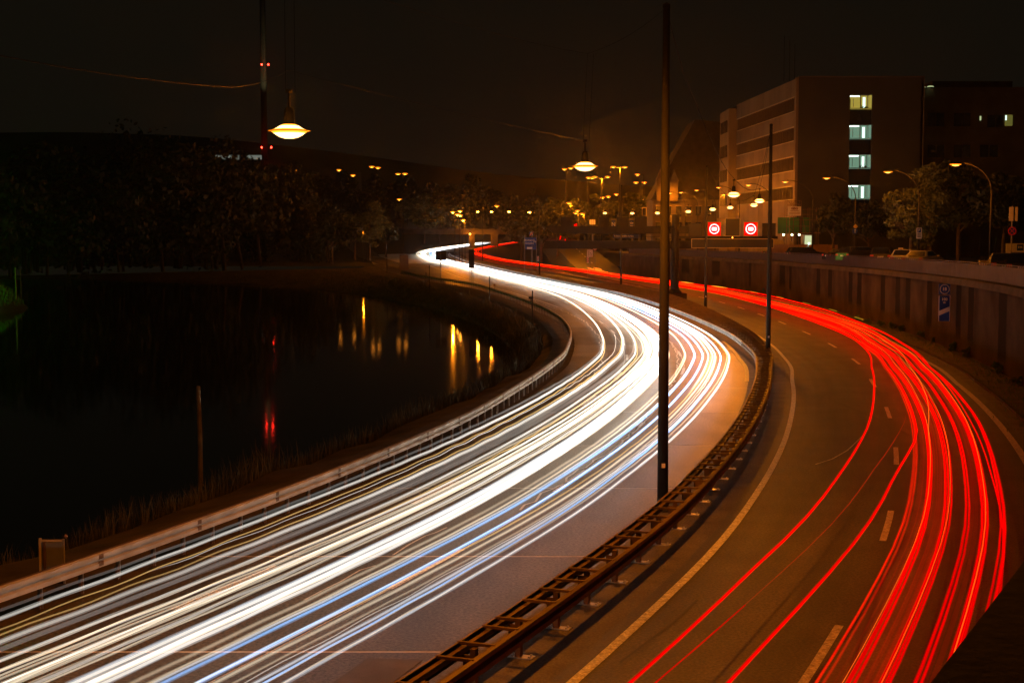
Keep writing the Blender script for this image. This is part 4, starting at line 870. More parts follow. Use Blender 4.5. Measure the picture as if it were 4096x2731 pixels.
for i, (zt, zb) in enumerate(wz):
    wn = bl('ribbon_window', MB().poly([fp(.6,zt-.08,.10), fp(LY-.5,zt-.08,.10), fp(LY-.5,zt+.05,.10), fp(.6,zt+.05,.10)], (.35,0,0)).poly([fp(.6,zb-.05,.06), fp(LY-.5,zb-.05,.06), fp(LY-.5,zb+.05,.06), fp(.6,zb+.05,.06)], (.3,0,0)), M['frame'] if i < 3 else M['mullion'])
    npn = 34
    for k in range(npn):
        d0 = 1.4+(LY-2.4)*k/npn; d1 = 1.4+(LY-2.4)*(k+1)/npn-.12
        tilt = random.uniform(-.03,.03)
        MB().poly([fp(d0,zb+.05,-.22+tilt), fp(d1,zb+.05,-.22-tilt), fp(d1,zt-.08,-.22-tilt+random.uniform(-.02,.02)), fp(d0,zt-.08,-.22+tilt)], (.02,0,0)).build('pane', M['glass'], wn)
    for k in range(npn+1):
        d0 = 1.34+(LY-2.4)*k/npn; MB().box(fp(d0,(zt+zb)/2,-.10), (.22,.05,zt-zb-.13)).build('mullion', M['mullion'], wn)
bl('return_wall', MB().box((EX*.9+kx*0-.2, LY+4.9, HB/2-.3), (1.4, 9.6, HB-.6)), M['facade'])
for i, (zt, zb) in enumerate(wz):
    wn = bl('window', MB().box((EX*.9-.96, LY+5.0, (zt+zb)/2), (.12, 6.6, zt-zb)), M['glass'])
    for k in range(5): MB().box((EX*.9-1.04, LY+2.0+1.5*k, (zt+zb)/2), (.08,.08,zt-zb)).build('mullion', M['mullion'], wn)
bl('roof', MB().poly([(0,.1,HB),(RX,.1,HB),(RX,LY+9,HB),(kx*LY,LY+9,HB)], (0,0,-.25)), M['roof'])
bl('roof_edge', MB().box((RX/2,.35,HB+.08), (RX,.9,.16)), M['mullion'])
bl('side_wall', MB().box((RX-.2, LY/2+4, HB/2-.2), (.4, LY+8, HB-.5)), M['gable'])
bl('downpipe', MB().tube([(RX-.05,-.1,.2),(RX-.05,-.1,HB-.2)], .07, 8), M['mullion'])
for k in range(3): bl('antenna', MB().tube([(-1.0+1.5*k, 5+4*k, HB),(-1.0+1.5*k, 5+4*k, HB+6)], .04, 5), M['dark_metal'])
# block behind on the right, mostly dark
B2 = 208.0; c2_ = Q(3693, 350, B2); g2 = 4.4
b2d = empty('office_wing', Vector((c2_.x, B2, g2)), label='dark office wing at the right edge with two small lit windows', cat='building')
W2 = px(460, B2); H2 = c2_.z-g2
MB().box((W2/2, 5, H2/2), (W2,10,H2)).build('wall', M['old_facade'], b2d)
MB().box((W2/2, 6.5, H2+.6), (W2*.7,5,1.4)).build('roof_storey', M['roof'], b2d)
for (x0, x1, y0, y1) in ((3710,3776,453,505),(3816,3880,453,505),(3950,4010,460,510),(3710,3776,580,630),(3816,3880,580,630),(3920,3990,580,630)):
    a, c = Q(x0,y0,B2)-b2d.location, Q(x1,y1,B2)-b2d.location; wn = MB().box(((a.x+c.x)/2,-.03,(a.z+c.z)/2), (c.x-a.x,.1,a.z-c.z)).build('window', M['glass'], b2d); MB().box(((a.x+c.x)/2,-.12,(a.z+c.z)/2), (.08,.06,a.z-c.z)).build('mullion', M['mullion'], wn)
for x0, x1, y0, y1, mk in ((3919,3924,465,482,'win_pale'),(4020,4049,460,504,'win_pale')):
    a, c = Q(x0,y0,B2)-b2d.location, Q(x1,y1,B2)-b2d.location; wn = MB().box(((a.x+c.x)/2,-.05,(a.z+c.z)/2), (c.x-a.x,.1,a.z-c.z)).build('lit_window', M['win_pale'] if x1 < 4000 else emit('lit_dim_yellow', (.45,.42,.08), .22), b2d)
    if x1 > 4000: MB().box((a.x+.12,-.12,(a.z+c.z)/2+.35), (.22,.06,(a.z-c.z)*.45)).build('inner_light', M['win_bright'], wn)
t = empty('skylight', Q(3722,350,B2-.5), label='small glowing domed skylight on the roof right of the office block', cat='skylight')
MB().lathe([(.52,0),(.45,.12),(.3,.2),(0,.24)], n=14).build('dome', M['win_pale'], t); MB().lathe([(.55,-.12),(.55,0),(.5,.02)], n=14).build('kerb_ring', M['dark_metal'], t); MB().lathe([(.15,0),(.1,.07),(0,.09)], (-.85,0,0), 10).build('dome', M['win_pale'], t)
# old house with a steep roof, left of the office block
OZ = 265.0; c3 = Q(2610, 930, OZ); oh = empty('old_house', Vector((c3.x, OZ, 4.2)), label='old gabled town house with a steep dark roof left of the office block', cat='house')
Wd = px(290, OZ); He = Q(0,800,OZ).z-4.2; Hp = Q(0,470,OZ).z-4.2
MB().box((Wd/2,6,He/2), (Wd,12,He)).build('wall', M['old_facade'], oh)
MB().poly([(-.4,-.3,He),(Wd+.4,-.3,He),(Wd*.97,5,Hp*.98),(Wd*.62,5,Hp)], (0,12,0)).build('roof', M['roof'], oh)
for k, x in enumerate((.06,.24)):
    MB().box((Wd*x+.6,-.2,He+1.6), (1.5,1.2,3.6)).poly([(Wd*x-.3,-.9,He+3.4),(Wd*x+1.5,-.9,He+3.4),(Wd*x+.6,-.9,He+5.6)], (0,2.5,0)).build('dormer', M['old_facade'], oh)
for r_ in range(3):
    for k in range(6):
        wn = MB().box((1.1+k*1.85,-.02,1.9+r_*2.9), (.95,.12,1.7)).build('window', M['glass'], oh); MB().box((1.1+k*1.85,-.08,2.85+r_*2.9), (1.2,.2,.14)).build('lintel', M['facade'], wn)
MB().box((Wd/2,-.12,He-.1), (Wd+.3,.4,.3)).build('cornice', M['old_facade'], oh)

# ------------------------------------------------------------------ building site in front of the office block
SZ = 178.0; s0 = Q(3100, 1000, SZ); sf = empty('scaffolding', Vector((s0.x, SZ, 4.45)), label='tube scaffolding with green netting at the foot of the office block', cat='scaffold')
def sp_(x, y): return Q(x, y, SZ)-sf.location
tubes = MB()
for x in (3148,3175,3205,3240,3275): 
    a = sp_(x, 800 if x < 3210 else 830); MB().tube([(a.x,0,0),(a.x,0,a.z)], .04, 6).build('standard', M['rust'], sf); MB().tube([(a.x,1.2,0),(a.x,1.2,a.z)], .04, 6).build('standard', M['rust'], sf)
for y in (803,820,838,858,880,905,932): a, c = sp_(3148,y), sp_(3278,y); MB().tube([(a.x,-.06,a.z),(c.x if y > 825 else sp_(3205,y).x,-.06,a.z)], .035, 6).build('ledger', M['rust'], sf)
for x0, y0, x1, y1 in ((3205,840,3222,935),(3262,840,3280,935),(3150,905,3175,932),(3152,803,3165,820),(3165,820,3180,803),(3180,803,3195,820)):
    a, c = sp_(x0,y0), sp_(x1,y1); MB().tube([(a.x,-.1,a.z),(c.x,-.1,c.z)], .035, 6).build('brace', M['rust'], sf)
for x0, x1 in ((3115,3160),(3163,3200),(3215,3245)): a, c = sp_(x0,870), sp_(x1,935); MB().box(((a.x+c.x)/2,.6,(a.z+c.z)/2), (c.x-a.x,.04,a.z-c.z)).build('netting', M['green_net'], sf)
a, c = sp_(3150,932), sp_(3280,936); MB().box(((a.x+c.x)/2,.5,a.z), (c.x-a.x,1.2,.06)).build('deck_board', M['hoarding'], sf)
a, c = Q(3152,826,SZ-.6), Q(3204,863,SZ-.6); t = empty('company_board', Vector(((a.x+c.x)/2, SZ-.6, (a.z+c.z)/2)), label='pale scaffolding company board with dark lettering on the scaffold', cat='sign')
W = c.x-a.x; Hh = a.z-c.z
MB().box((0,.03,0), (W,.05,Hh)).build('board', M['sign_white'], t); text('GBG', Hh*.36, M['hoarding'], t, (0,-.02,Hh*.27), bold=.03); text('Gerüstbau', Hh*.22, M['hoarding'], t, (0,-.02,Hh*.03), bold=.006)
for k in (-.18,-.32): MB().box((0,0,Hh*k), (W*.8,.02,Hh*.05)).build('text_line', M['hoarding'], t)
a, c = Q(2868,873,SZ+50), Q(2905,900,SZ+50); t = empty('company_board', Vector(((a.x+c.x)/2, SZ+50, (a.z+c.z)/2)), label='dim reddish company board left of the blank gantry panel', cat='sign')
MB().box((0,.03,0), (c.x-a.x,.05,a.z-c.z)).build('board', M['facade'], t); text('GBG', (a.z-c.z)*.4, M['hoarding'], t, (0,-.02,(a.z-c.z)*.2), bold=.02); MB().tube([(0,.1,-4),(0,.1,0)], .05, 6).build('post', M['rust'], t)
hd = empty('hoarding', Vector((sp_(3095,1000).x+s0.x, SZ-3, 4.45)), label='reddish site hoarding boards below the scaffolding', cat='hoarding')
for k in range(7): MB().box((.6+k*1.22-1.2,0,.95), (1.18,.05,1.9+.1*(k%2))).build('board', M['hoarding'], hd)
for k, x in enumerate((3134,3168,3197)):
    v = Q(x, 939, SZ-2); t = empty('site_lamp', v, label='%s of three small bright lamps above the site hoarding' % ('left','middle','right')[k], cat='lamp', group='lamps on the hoarding')
    MB().lathe([(.14,0),(.1,-.1),(0,-.14)], n=8).lathe([(.14,0),(.08,.1),(0,.12)], n=8).build('bulb', M['flood'], t); MB().tube([(0,.1,-.8),(0,.1,.1)], .03, 6).build('stem', M['dark_metal'], t)
a, c = Q(3219,940,SZ-1), Q(3248,990,SZ-1); t = empty('site_container', Vector(((a.x+c.x)/2, SZ-1, 4.45)), label='lit open site cabin doorway right of the hoarding', cat='cabin'); W = c.x-a.x; Hh = a.z-4.45
MB().box((0,1.0,Hh/2), (W+.3,1.6,Hh+.1)).build('cabin', M['container'], t); MB().box((0,.12,Hh/2), (W-.1,.06,Hh-.15)).build('lit_inside', emit('cabin_inside', (.75,.85,.45), .8), t); MB().box((W*.1,.05,Hh*.62), (.3,.05,.55)).build('lamp_glow', M['win_bright'], t); MB().beam((W*.1,.02,0), (W*.1,.02,Hh*.6), .05,.05).build('frame_bar', M['mullion'], t)

# ------------------------------------------------------------------ parked cars on the street
def make_car(estate=False):
    L_, W_, H_ = 4.4, 1.75, (1.45 if not estate else 1.55)
    if estate: side = [(-2.2,.35),(-2.2,.95),(-2.05,1.0),(-1.75,1.48),(.45,1.5),(1.05,1.0),(2.05,.85),(2.2,.6),(2.2,.35)]
    else: side = [(-2.2,.35),(-2.2,.92),(-1.55,.98),(-.95,1.40),(.25,1.42),(1.0,.96),(2.05,.82),(2.2,.6),(2.2,.35)]
    def ring_(s, inset): return [(s*(W_/2-(inset if z > 1.0 else .02)), x, z) for x, z in side]
    b = MB(); n = len(side); l, r = ring_(-1,.22), ring_(1,.22)
    b.add(l+r, [tuple(range(n)), tuple(range(2*n-1,n-1,-1))]+[(i, i+n, (i+1)%n+n, (i+1)%n) for i in range(n)])
    g_ = MB(); zt = 1.36 if not estate else 1.44; r0 = -1.55 if not estate else -2.02; r1 = -1.02 if not estate else -1.77
    for s in (-1, 1):
        g_.add([(s*(W_/2-.03),r0+.35,1.0),(s*(W_/2-.03),.8,1.0),(s*(W_/2-.19),.25,zt),(s*(W_/2-.19),r1+.15,zt)], [(0,1,2,3)])
    g_.add([(-W_/2+.16,r0-.03,1.02),(W_/2-.16,r0-.03,1.02),(W_/2-.30,r1-.03,zt),(-W_/2+.30,r1-.03,zt)], [(0,1,2,3)])
    g_.add([(-W_/2+.16,1.03,1.0),(W_/2-.16,1.03,1.0),(W_/2-.30,.33,zt),(-W_/2+.30,.33,zt)], [(0,1,2,3)])
    wl_ = MB()
    for sx_ in (-1,1):
        for y in (-1.35,1.35): pass
    return b, g_
def car(x, Z, rz, paint, lab, estate=False, scale=1.0):
    Zw_ = min(np.arange(60,230,.5), key=lambda q: abs(CX+FPX*float(wall_x(q))/q-(x-40))); Z = Zw_+4.5; X = (x-CX)/FPX*Z; t = empty('parked_car', Vector((X, Z, float(capz(Z))+.22)), rz, lab, 'car', 'cars parked on the upper street')
    b, g_ = make_car(estate); b.build('body', M[paint], t); g_.build('windows', M['glass'], t); t.scale = (scale,)*3
    for sx_ in (-1,1):
        for y in (-1.35,1.35):
            w_ = MB().tube([(sx_*.68,y,.32),(sx_*.90,y,.32)], .32, 14).build('wheel', M['tyre'], t); MB().tube([(sx_*.89,y,.32),(sx_*.905,y,.32)], .2, 10).build('rim', M['grey_metal'], w_)
        MB().box((sx_*.70,-2.2,.80), (.28,.04,.16)).build('tail_light', M['sign_red'], t); MB().box((sx_*.68,2.19,.68), (.32,.04,.14)).build('headlight', M['sign_white'], t)
        MB().box((sx_*.95,.75,1.02), (.16,.10,.12)).build('wing_mirror', M[paint], t)
    MB().box((0,-2.21,.72), (.5,.02,.11)).build('licence_plate', M['sign_white'], t)
    return t
car(3690,116,R(-38),'car_silver','silver saloon parked in front behind the blue railing'); car(3628,119,R(-30),'car_silver','silver estate car half hidden by the silver saloon', True)
car(3530,124,R(-20),'car_dark','dark van-like car with red tail lights between lamp and saloon', True, 1.1); car(3444,128,R(-62),'car_dark','dark estate with bright roof left of the lamp pole signs', True, 1.1)
car(3378,130,R(-70),'car_black','low black car leftmost of the row by the lit strip'); car(3220,142,R(-80),'car_black','black hatchback in front of the lit site cabin', True); car(3122,150,R(-80),'car_black','black car left of the hatchback near the gantry board')
car(4012,95,R(-15),'car_black','black car at the right beside the lamp pole'); car(4090,96,R(-20),'car_black','black car cut by the right picture edge', True)
# small furniture on the street
def zst(Z): return float(capz(Z))+.04
for x, Z, y0, y1, lab in ((3677,117.4,911,955,'pale parking sign on the second lamp pole'),):
    a, c = Q(x-11,y0,Z), Q(x+10,y1,Z); t = empty('parking_sign', (a+c)/2, label=lab, cat='sign'); W = c.x-a.x; Hh = a.z-c.z
    MB().box((0,0,0), (W,.03,Hh)).build('plate', M['sign_white'], t); MB().box((-.0,-.02,Hh*.24), (W*.62,.02,Hh*.36)).build('inset', M['sign_blue'], t); text('P', Hh*.34, M['sign_white'], t, (-.02,-.035,Hh*.24), bold=.01)
    for k in (-.08,-.2,-.32): MB().box((0,-.02,Hh*k), (W*.6,.02,Hh*.05)).build('text_line', M['sign_black'], t)
v = Q(4048,924,97); t = empty('no_stopping_sign', Vector((v.x,97,zst(97))), label='round no stopping sign on a post at the right edge', cat='sign'); h = v.z-zst(97)
MB().tube([(0,.05,0),(0,.05,h+1.7)], .045, 8).build('post', M['grey_metal'], t); MB().poly([(.26*math.cos(k*.2618), 0, h+.30*math.sin(k*.2618)) for k in range(24)], (0,.02,0)).build('plate', M['sign_blue'], t)
ring(.22,.29,-.01).build('ring', M['sign_red'], t, (0,0,h)); MB().beam((-.16,-.02,h-.16),(.16,-.02,h+.16),.05,.02,Vector((0,1,0))).beam((-.16,-.021,h+.16),(.16,-.021,h-.16),.05,.02,Vector((0,1,0))).build('cross_bar', M['sign_red'], t)
MB().box((-.08,.0,h+1.15), (.30,.03,.95)).build('plate', M['frame'], t); MB().box((.30,.08,h+1.15), (.16,.03,.95)).build('plate', M['frame'], t)
a, c = Q(4024,974,104), Q(4100,1015,104); t = empty('name_board', Vector(((a.x+c.x)/2,104,zst(104))), label='pale board with a blue lettered square at the right edge', cat='sign'); zc = (a.z+c.z)/2-zst(104)
MB().box((0,0,zc), (c.x-a.x,.06,a.z-c.z)).build('board', M['sign_white'], t); MB().box((.32,-.04,zc+.08), (.46,.03,.46)).build('inset', M['sign_blue'], t); text('IHK', .2, M['sign_white'], t, (.32,-.06,zc+.1), bold=.005); MB().box((-.5,.05,zc/2), (.06,.06,zc)).box((.5,.05,zc/2), (.06,.06,zc)).build('post', M['grey_metal'], t)
for k, (x, y, Z) in enumerate(((3422,906,141.4),(3420,924,141.3))):
    v = Q(x, y, Z); 
    if k == 0: t = empty('priority_sign', v, label='small yellow diamond sign on the third lamp pole', cat='sign'); MB().poly([(-.25,0,0),(0,0,-.25),(.25,0,0),(0,0,.25)], (0,.03,0)).build('plate', M['sign_yellow'], t); MB().box((0,.16,0), (.1,.3,.1)).build('clamp', M['grey_metal'], t)
    else: t = empty('arrow_sign', v, label='round blue arrow sign under the diamond on the third lamp pole', cat='sign'); MB().poly([(.28*math.cos(q*.3142),0,.28*math.sin(q*.3142)) for q in range(20)], (0,.03,0)).build('plate', M['sign_blue'], t); MB().box((0,-.02,-.03), (.06,.02,.32)).poly([(-.11,-.02,.06),(.11,-.02,.06),(0,-.02,.2)], (0,-.02,0)).build('arrow', M['sign_white'], t); MB().box((0,.16,0), (.1,.3,.1)).build('clamp', M['grey_metal'], t)
v = Q(3603,1000,121); t = empty('ticket_machine', Vector((v.x,121,zst(121))), label='pale ticket machine box beside the silver estate car', cat='machine'); MB().box((0,0,.9), (.32,.3,1.8)).build('cabinet', M['frame'], t); MB().box((-.55,.1,.5), (.8,.3,.9)).build('side_box', M['frame'], t)
v = Q(3970,1040,93); t = empty('utility_cabinet', Vector((v.x-.25,93.4,zst(93))), label='pale utility cabinet at the foot of the rightmost lamp', cat='cabinet'); MB().box((0,.3,.5), (.75,.35,1.0)).build('cabinet', M['frame'], t); MB().box((0,.3,1.02), (.8,.4,.05)).build('lid', M['grey_metal'], t)
for k, (x, y, Z) in enumerate(((3918,946,150),(3983,947,151),(4054,948,152))):
    v = Q(x, y, Z); t = empty('garden_light', Vector((v.x, Z, zst(150))), label='%s of the three small greenish lights among the right trees' % ('left','middle','right')[k], cat='lamp', group='greenish lights'); h = v.z-zst(150)
    MB().tube([(0,0,0),(0,0,h-.1)], .04, 6).build('post', M['dark_metal'], t); MB().lathe([(0,-.14),(.12,-.1),(.12,.1),(0,.16)], n=8).build('globe', emit('greenish_light', (.45,.9,.15), 4), t)
    if k == 1: pl_ = bpy.data.lights.new('garden_glow', 'POINT'); pl_.energy = 8; pl_.color = (.3,1,.35); o = bpy.data.objects.new('garden_glow', pl_); col.objects.link(o); o.parent = t; o.location = (0,-.3,h)

# ------------------------------------------------------------------ trees and plants
def crown_mesh(name, seed, n, rx, rz_, leaf, m, clumps=26):
    rg = np.random.RandomState(seed); V = []; F = []
    cl = []
    for _ in range(clumps):
        d = rg.normal(size=3); d /= np.linalg.norm(d); r = rg.uniform(.45, 1.0); cl.append((d*r*np.array([rx, rx, rz_]), rg.uniform(.22,.42)*rx))
    per = n//clumps
    for c, cr in cl:
        for _ in range(per):
            d = rg.normal(size=3); d /= np.linalg.norm(d); p = c+d*cr*rg.uniform(.4,1.0)*np.array([1,1,.75])
            a = rg.normal(size=3); a /= np.linalg.norm(a); q = np.cross(a, rg.normal(size=3)); q /= np.linalg.norm(q); s = leaf*rg.uniform(.6,1.4); k = len(V)
            V += [tuple(p-a*s), tuple(p+q*s*.55), tuple(p+a*s), tuple(p-q*s*.55)]; F.append((k, k+1, k+2, k+3))
    me = bpy.data.meshes.new(name); me.from_pydata(V, [], F); me.materials.append(m); return me
def trunk_mesh(h, r, rg):
    b = MB().tube([(0,0,-.3),(.05*h*.1,0,h*.35),(-.03*h,.02*h,h*.7),(0,0,h)], [r,r*.8,r*.5,r*.2], 8)
    for k in range(6):
        a = rg.uniform(0,6.28); z = h*rg.uniform(.4,.75); L = h*rg.uniform(.25,.4); b.tube([(0,0,z),(math.cos(a)*L*.5,math.sin(a)*L*.5,z+L*.4),(math.cos(a)*L,math.sin(a)*L,z+L*.6)], [r*.4,r*.25,r*.1], 6)
    return b.mesh('trunk', M['bark'])
rg0 = np.random.RandomState(3)
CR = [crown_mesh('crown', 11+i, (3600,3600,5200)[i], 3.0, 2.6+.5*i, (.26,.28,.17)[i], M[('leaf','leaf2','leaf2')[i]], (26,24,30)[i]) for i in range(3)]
TR = [trunk_mesh(6.5, .22, rg0) for _ in range(3)]
def tree(x, y_top, Z, zg, var, lab, cw=1.0, group=None):
    p = Vector(((x-CX)/FPX*Z, Z, zg)); h = Q(x, y_top, Z).z-zg; s = h/9.0
    t = empty('tree', p, random.uniform(0,6), lab, 'tree', group)
    o = link('trunk', TR[var], t); o.scale = (s,s,s); o = link('crown', CR[var], t, (0,0,5.9*s)); o.scale = (s*cw,s*cw,s)
    return t
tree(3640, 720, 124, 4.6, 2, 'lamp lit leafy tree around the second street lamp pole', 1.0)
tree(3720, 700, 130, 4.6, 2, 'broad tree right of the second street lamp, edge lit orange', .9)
tree(3830, 640, 150, 4.6, 0, 'large dark tree between the second and first street lamps', 1.1)
tree(3330, 770, 168, 4.5, 0, 'dark tree in front of the office gable left of the window strip', .9)
tree(3470, 800, 160, 4.5, 0, 'dark tree below the lit window strip', .9)
tree(4010, 690, 140, 4.6, 0, 'dark tree behind the rightmost street lamp', 1.1)
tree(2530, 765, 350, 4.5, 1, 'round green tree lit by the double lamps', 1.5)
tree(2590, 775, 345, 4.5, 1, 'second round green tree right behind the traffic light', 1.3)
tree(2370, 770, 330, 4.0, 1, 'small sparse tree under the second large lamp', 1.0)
tree(2230, 790, 345, 1.0, 0, 'dark tree standing left of the exit ramp top', 1.2); tree(2165, 800, 330, .5, 0, 'dark tree behind the bridge direction sign', 1.2)
tree(2085, 850, 420, .5, 0, 'dark tree at the inner edge of the far bend', 1.1)
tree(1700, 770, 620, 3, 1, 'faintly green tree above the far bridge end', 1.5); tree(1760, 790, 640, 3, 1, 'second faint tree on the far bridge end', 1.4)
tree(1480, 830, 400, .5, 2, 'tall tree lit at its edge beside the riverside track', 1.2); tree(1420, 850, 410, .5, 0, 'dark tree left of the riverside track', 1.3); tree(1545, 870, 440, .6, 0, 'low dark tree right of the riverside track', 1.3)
tree(1330, 840, 370, .3, 0, 'big black tree at the end of the river bend', 1.5)
# dark woods: one mass on the left bank and on the hill
def wood(name, spots, label, seed, leaf=.5):
    rg = np.random.RandomState(seed); V = []; F = []
    for (X, Z, zg, h) in spots:
        for _ in range(14):
            c = np.array([X, Z, zg+h*.55])+rg.normal(size=3)*np.array([h*.22,h*.22,h*.2]); cr = h*rg.uniform(.12,.22)
            for _ in range(70):
                d = rg.normal(size=3); d /= np.linalg.norm(d); p = c+d*cr; a = rg.normal(size=3); a /= np.linalg.norm(a); q = np.cross(a, d); q /= (np.linalg.norm(q)+1e-6); s = leaf*rg.uniform(.6,1.5); k = len(V)
                V += [tuple(p-a*s), tuple(p+q*s*.7), tuple(p+a*s), tuple(p-q*s*.7)]; F.append((k,k+1,k+2,k+3))
    b = MB(); b.add(V, F)
    for (X, Z, zg, h) in spots: b.cur = 1; lx_, ly_ = rg.normal()*h*.06, rg.normal()*h*.2; b.tube([(X+ly_,Z,zg-1),(X+ly_+lx_*.4,Z,zg+h*.3),(X+ly_+lx_,Z,zg+h*.6)], [h*.022*rg.uniform(.5,1.3),h*.016,h*.008], 5)
    o = b.build(name, [M['leaf'], M['bark_dark']]); return tag(o, label, 'trees', None, 'stuff')
sp = []
for k in range(34):
    x = -40+k*27+random.uniform(-12,12); Z = random.uniform(290,345)-max(0,(300-x))*.12; yt = 610+30*math.sin(k*.8)+random.uniform(-20,20)
    zg = .3; X = (x-CX)/FPX*Z; sp.append((X, Z+25, zg, max(9, Q(0,yt,Z).z-zg)))
wood('woodland', sp, 'black wood along the far left river bank', 21, .55)
sp = []
for k in range(40):
    x = 880+k*32+random.uniform(-14,14); Z = random.uniform(760,1000); X = (x-CX)/FPX*Z; zg = far_h(X, Z); sp.append((X, Z, zg, random.uniform(14,22)))
wood('woodland', sp, 'dark wooded hill behind the far bridge', 22, .9)
sp = []
for k in range(12):
    x = 930+k*34; Z = random.uniform(372,420); X = (x-CX)/FPX*Z; sp.append((X, Z, .2, random.uniform(10,17)))
wood('woodland', sp, 'dark trees closing the river bend left of the track', 23, .5)
sp = []
for k in range(10):
    Z = random.uniform(200,290); X = -78-random.uniform(0,40); sp.append((X, Z, 1.0, random.uniform(10,18)))
wood('woodland', sp, 'dark trees on the left bank by the green lit grass', 24, .5)

# reeds and rough grass on the river embankment
def blades(name, n, fn, lab, m, cat='grass'):
    rg = np.random.RandomState(5); V = []; F = []
    for _ in range(n):
        p, h, wd = fn(rg); a = rg.uniform(0,6.28); k = len(V); lx, ly = rg.normal()*h*.18, rg.normal()*h*.18; c, s_ = math.cos(a)*wd, math.sin(a)*wd
        V += [(p.x-c,p.y-s_,p.z),(p.x+c,p.y+s_,p.z),(p.x+c*.7+lx*.5,p.y+s_*.7+ly*.5,p.z+h*.6),(p.x-c*.7+lx*.5,p.y-s_*.7+ly*.5,p.z+h*.6),(p.x+lx,p.y+ly,p.z+h)]
        F += [(k,k+1,k+2,k+3),(k+3,k+2,k+4)]
    o = MB().add(V, F).build(name, m); return tag(o, lab, cat, None, 'stuff')
def bank_fn(rg):
    Z = 20+rg.rand()**1.6*230; ol = float(offL(Z)); clump = .5+.5*math.sin(Z*.55)*math.sin(Z*.23+1); cr_ = float(crest(Z)); d = ol+cr_-.1-abs(rg.normal())*.8-rg.rand()*.8
    h = (.35+.8*rg.rand())*(.5+.9*clump); return PT(Z, d, -.45-(ol+cr_-.1-d)*.6), h, .012+.00012*Z
blades('reeds', 15000, bank_fn, 'dry reeds and tall grass along the top of the river bank', M['blade'], 'reeds')
def bank2(rg):
    Z = 60+rg.rand()*280; ol = float(offL(Z)); sh = float(shore(Z)); cr_ = float(crest(Z)); d = sh+(ol+cr_-sh)*rg.rand(); t = (d-sh)/(ol+cr_-sh); return PT(Z, d, WAT+.1+(2.0*t)), .2+.45*rg.rand()*(1-.4*t), .05
blades('bank_grass', 9000, bank2, 'rough grass covering the embankment down to the water', M['blade'], 'grass')
def spit_fn(rg):
    i = rg.randint(0, 9); a, c = Vector((*edge[i],0)), Vector((*edge[i+1],0)) if i+1 < len(edge) else Vector((*edge[i],0)); p = a.lerp(c, rg.rand()); d = 1.2+rg.rand()*9; p.x -= d; p.z = WAT+.4+min(2.6, (d-1)*.75); return p, .25+.35*rg.rand(), .05
blades('spit_grass', 5000, spit_fn, 'green lit grass on the left river bank', M['weed'], 'grass')
nl = empty('navigation_lamp', Vector((-73.5,178,1.0)), label='green navigation lamp on the left bank, at the picture edge', cat='lamp'); MB().tube([(0,0,-1),(0,0,3.8)], .07, 8).build('post', M['dark_metal'], nl); MB().lathe([(0,-.2),(.15,-.15),(.15,.15),(0,.22)], (0,0,4.0), 8).build('lens', emit('green_lens', (.05,1,.1), 12, True), nl)
l = bpy.data.lights.new('lamp_light', 'POINT'); l.energy = 3000; l.color = (.12,1,.04); l.shadow_soft_size = .2; o = bpy.data.objects.new('lamp_light', l); col.objects.link(o); o.parent = nl; o.location = (.3,0,4.4)
# weeds along the foot of the retaining wall
wm = crown_mesh('foliage', 77, 420, .42, .34, .075, M['weed'], 9)
for k, (x, y) in enumerate(((3522,1308),(3566,1318),(3605,1330),(3696,1358),(3738,1374),(3815,1408),(3868,1432),(3995,1498),(4075,1545),(3470,1296),(3430,1284))):
    p = U(x, y); t = empty('weed', p, random.uniform(0,6), 'bushy green weed at the wall foot, %s from the right' % ORD[sorted([3522,3566,3605,3696,3738,3815,3868,3995,4075,3470,3430], reverse=True).index(x)], 'weed', 'weeds along the wall foot')
    s_ = random.uniform(.8,1.2); o = link('foliage', wm, t, (0,0,.40*s_)); o.scale = (s_,)*3; MB().tube([(0,0,-.05),(.03,0,.35)], .015, 5).build('stem', M['weed'], t)
def verge_fn(rg):
    Z = 40+rg.rand()**1.5*110; wx = float(wall_x(max(40,Z))); p = Vector((wx-.2-abs(rg.normal())*.8, Z, .02)); return p, .05+.16*rg.rand(), .02
blades('verge_plants', 5000, verge_fn, 'low weeds and litter on the strip under the wall', M['weed'], 'ground cover')

# ------------------------------------------------------------------ light trails of the passing traffic, at lamp height above the lanes
def gm(k): return M[k]
for k, c, s, smp in (('w_hot',(1,.93,.82),1.0,True),('w_cool',(.86,.93,1.0),1.0,True),('w_warm',(1,.84,.60),1.0,False),('w_tan',(1,.80,.55),.55,False),('w_amber',(1,.62,.20),.8,False),('w_blue',(.22,.52,1.0),1.7,True),('w_faint',(1,.93,.85),.14,False),
                     ('r_hot',(1,.0,.0),1.15,True),('r_mid',(1,.0,.0),.30,False),('r_dim',(1,.004,.0),.05,False),('r_or',(1,.16,.01),.7,False),('r_amber',(1,.55,.03),1.4,False),('r_pur',(.5,.02,.18),.05,False)):
    M[k] = trail_mat('trail_'+k, c, s, smp)
glowW = pl((10,.17),(22,.21),(30,.23),(40,.32),(55,.54),(75,.78),(100,.86),(140,.72),(200,.48),(300,.40),(420,.50),(560,.40),(761,.3))
glowR = pl((10,.45),(30,.6),(60,.9),(120,1.1),(300,1.0),(500,.8))
growW = pl((10,.85),(25,.9),(60,1.3),(100,1.4),(170,1.55),(300,1.95),(480,3.0),(760,2.4))
growR = pl((10,.9),(30,.9),(60,1.05),(110,1.15),(200,1.3),(400,1.7))
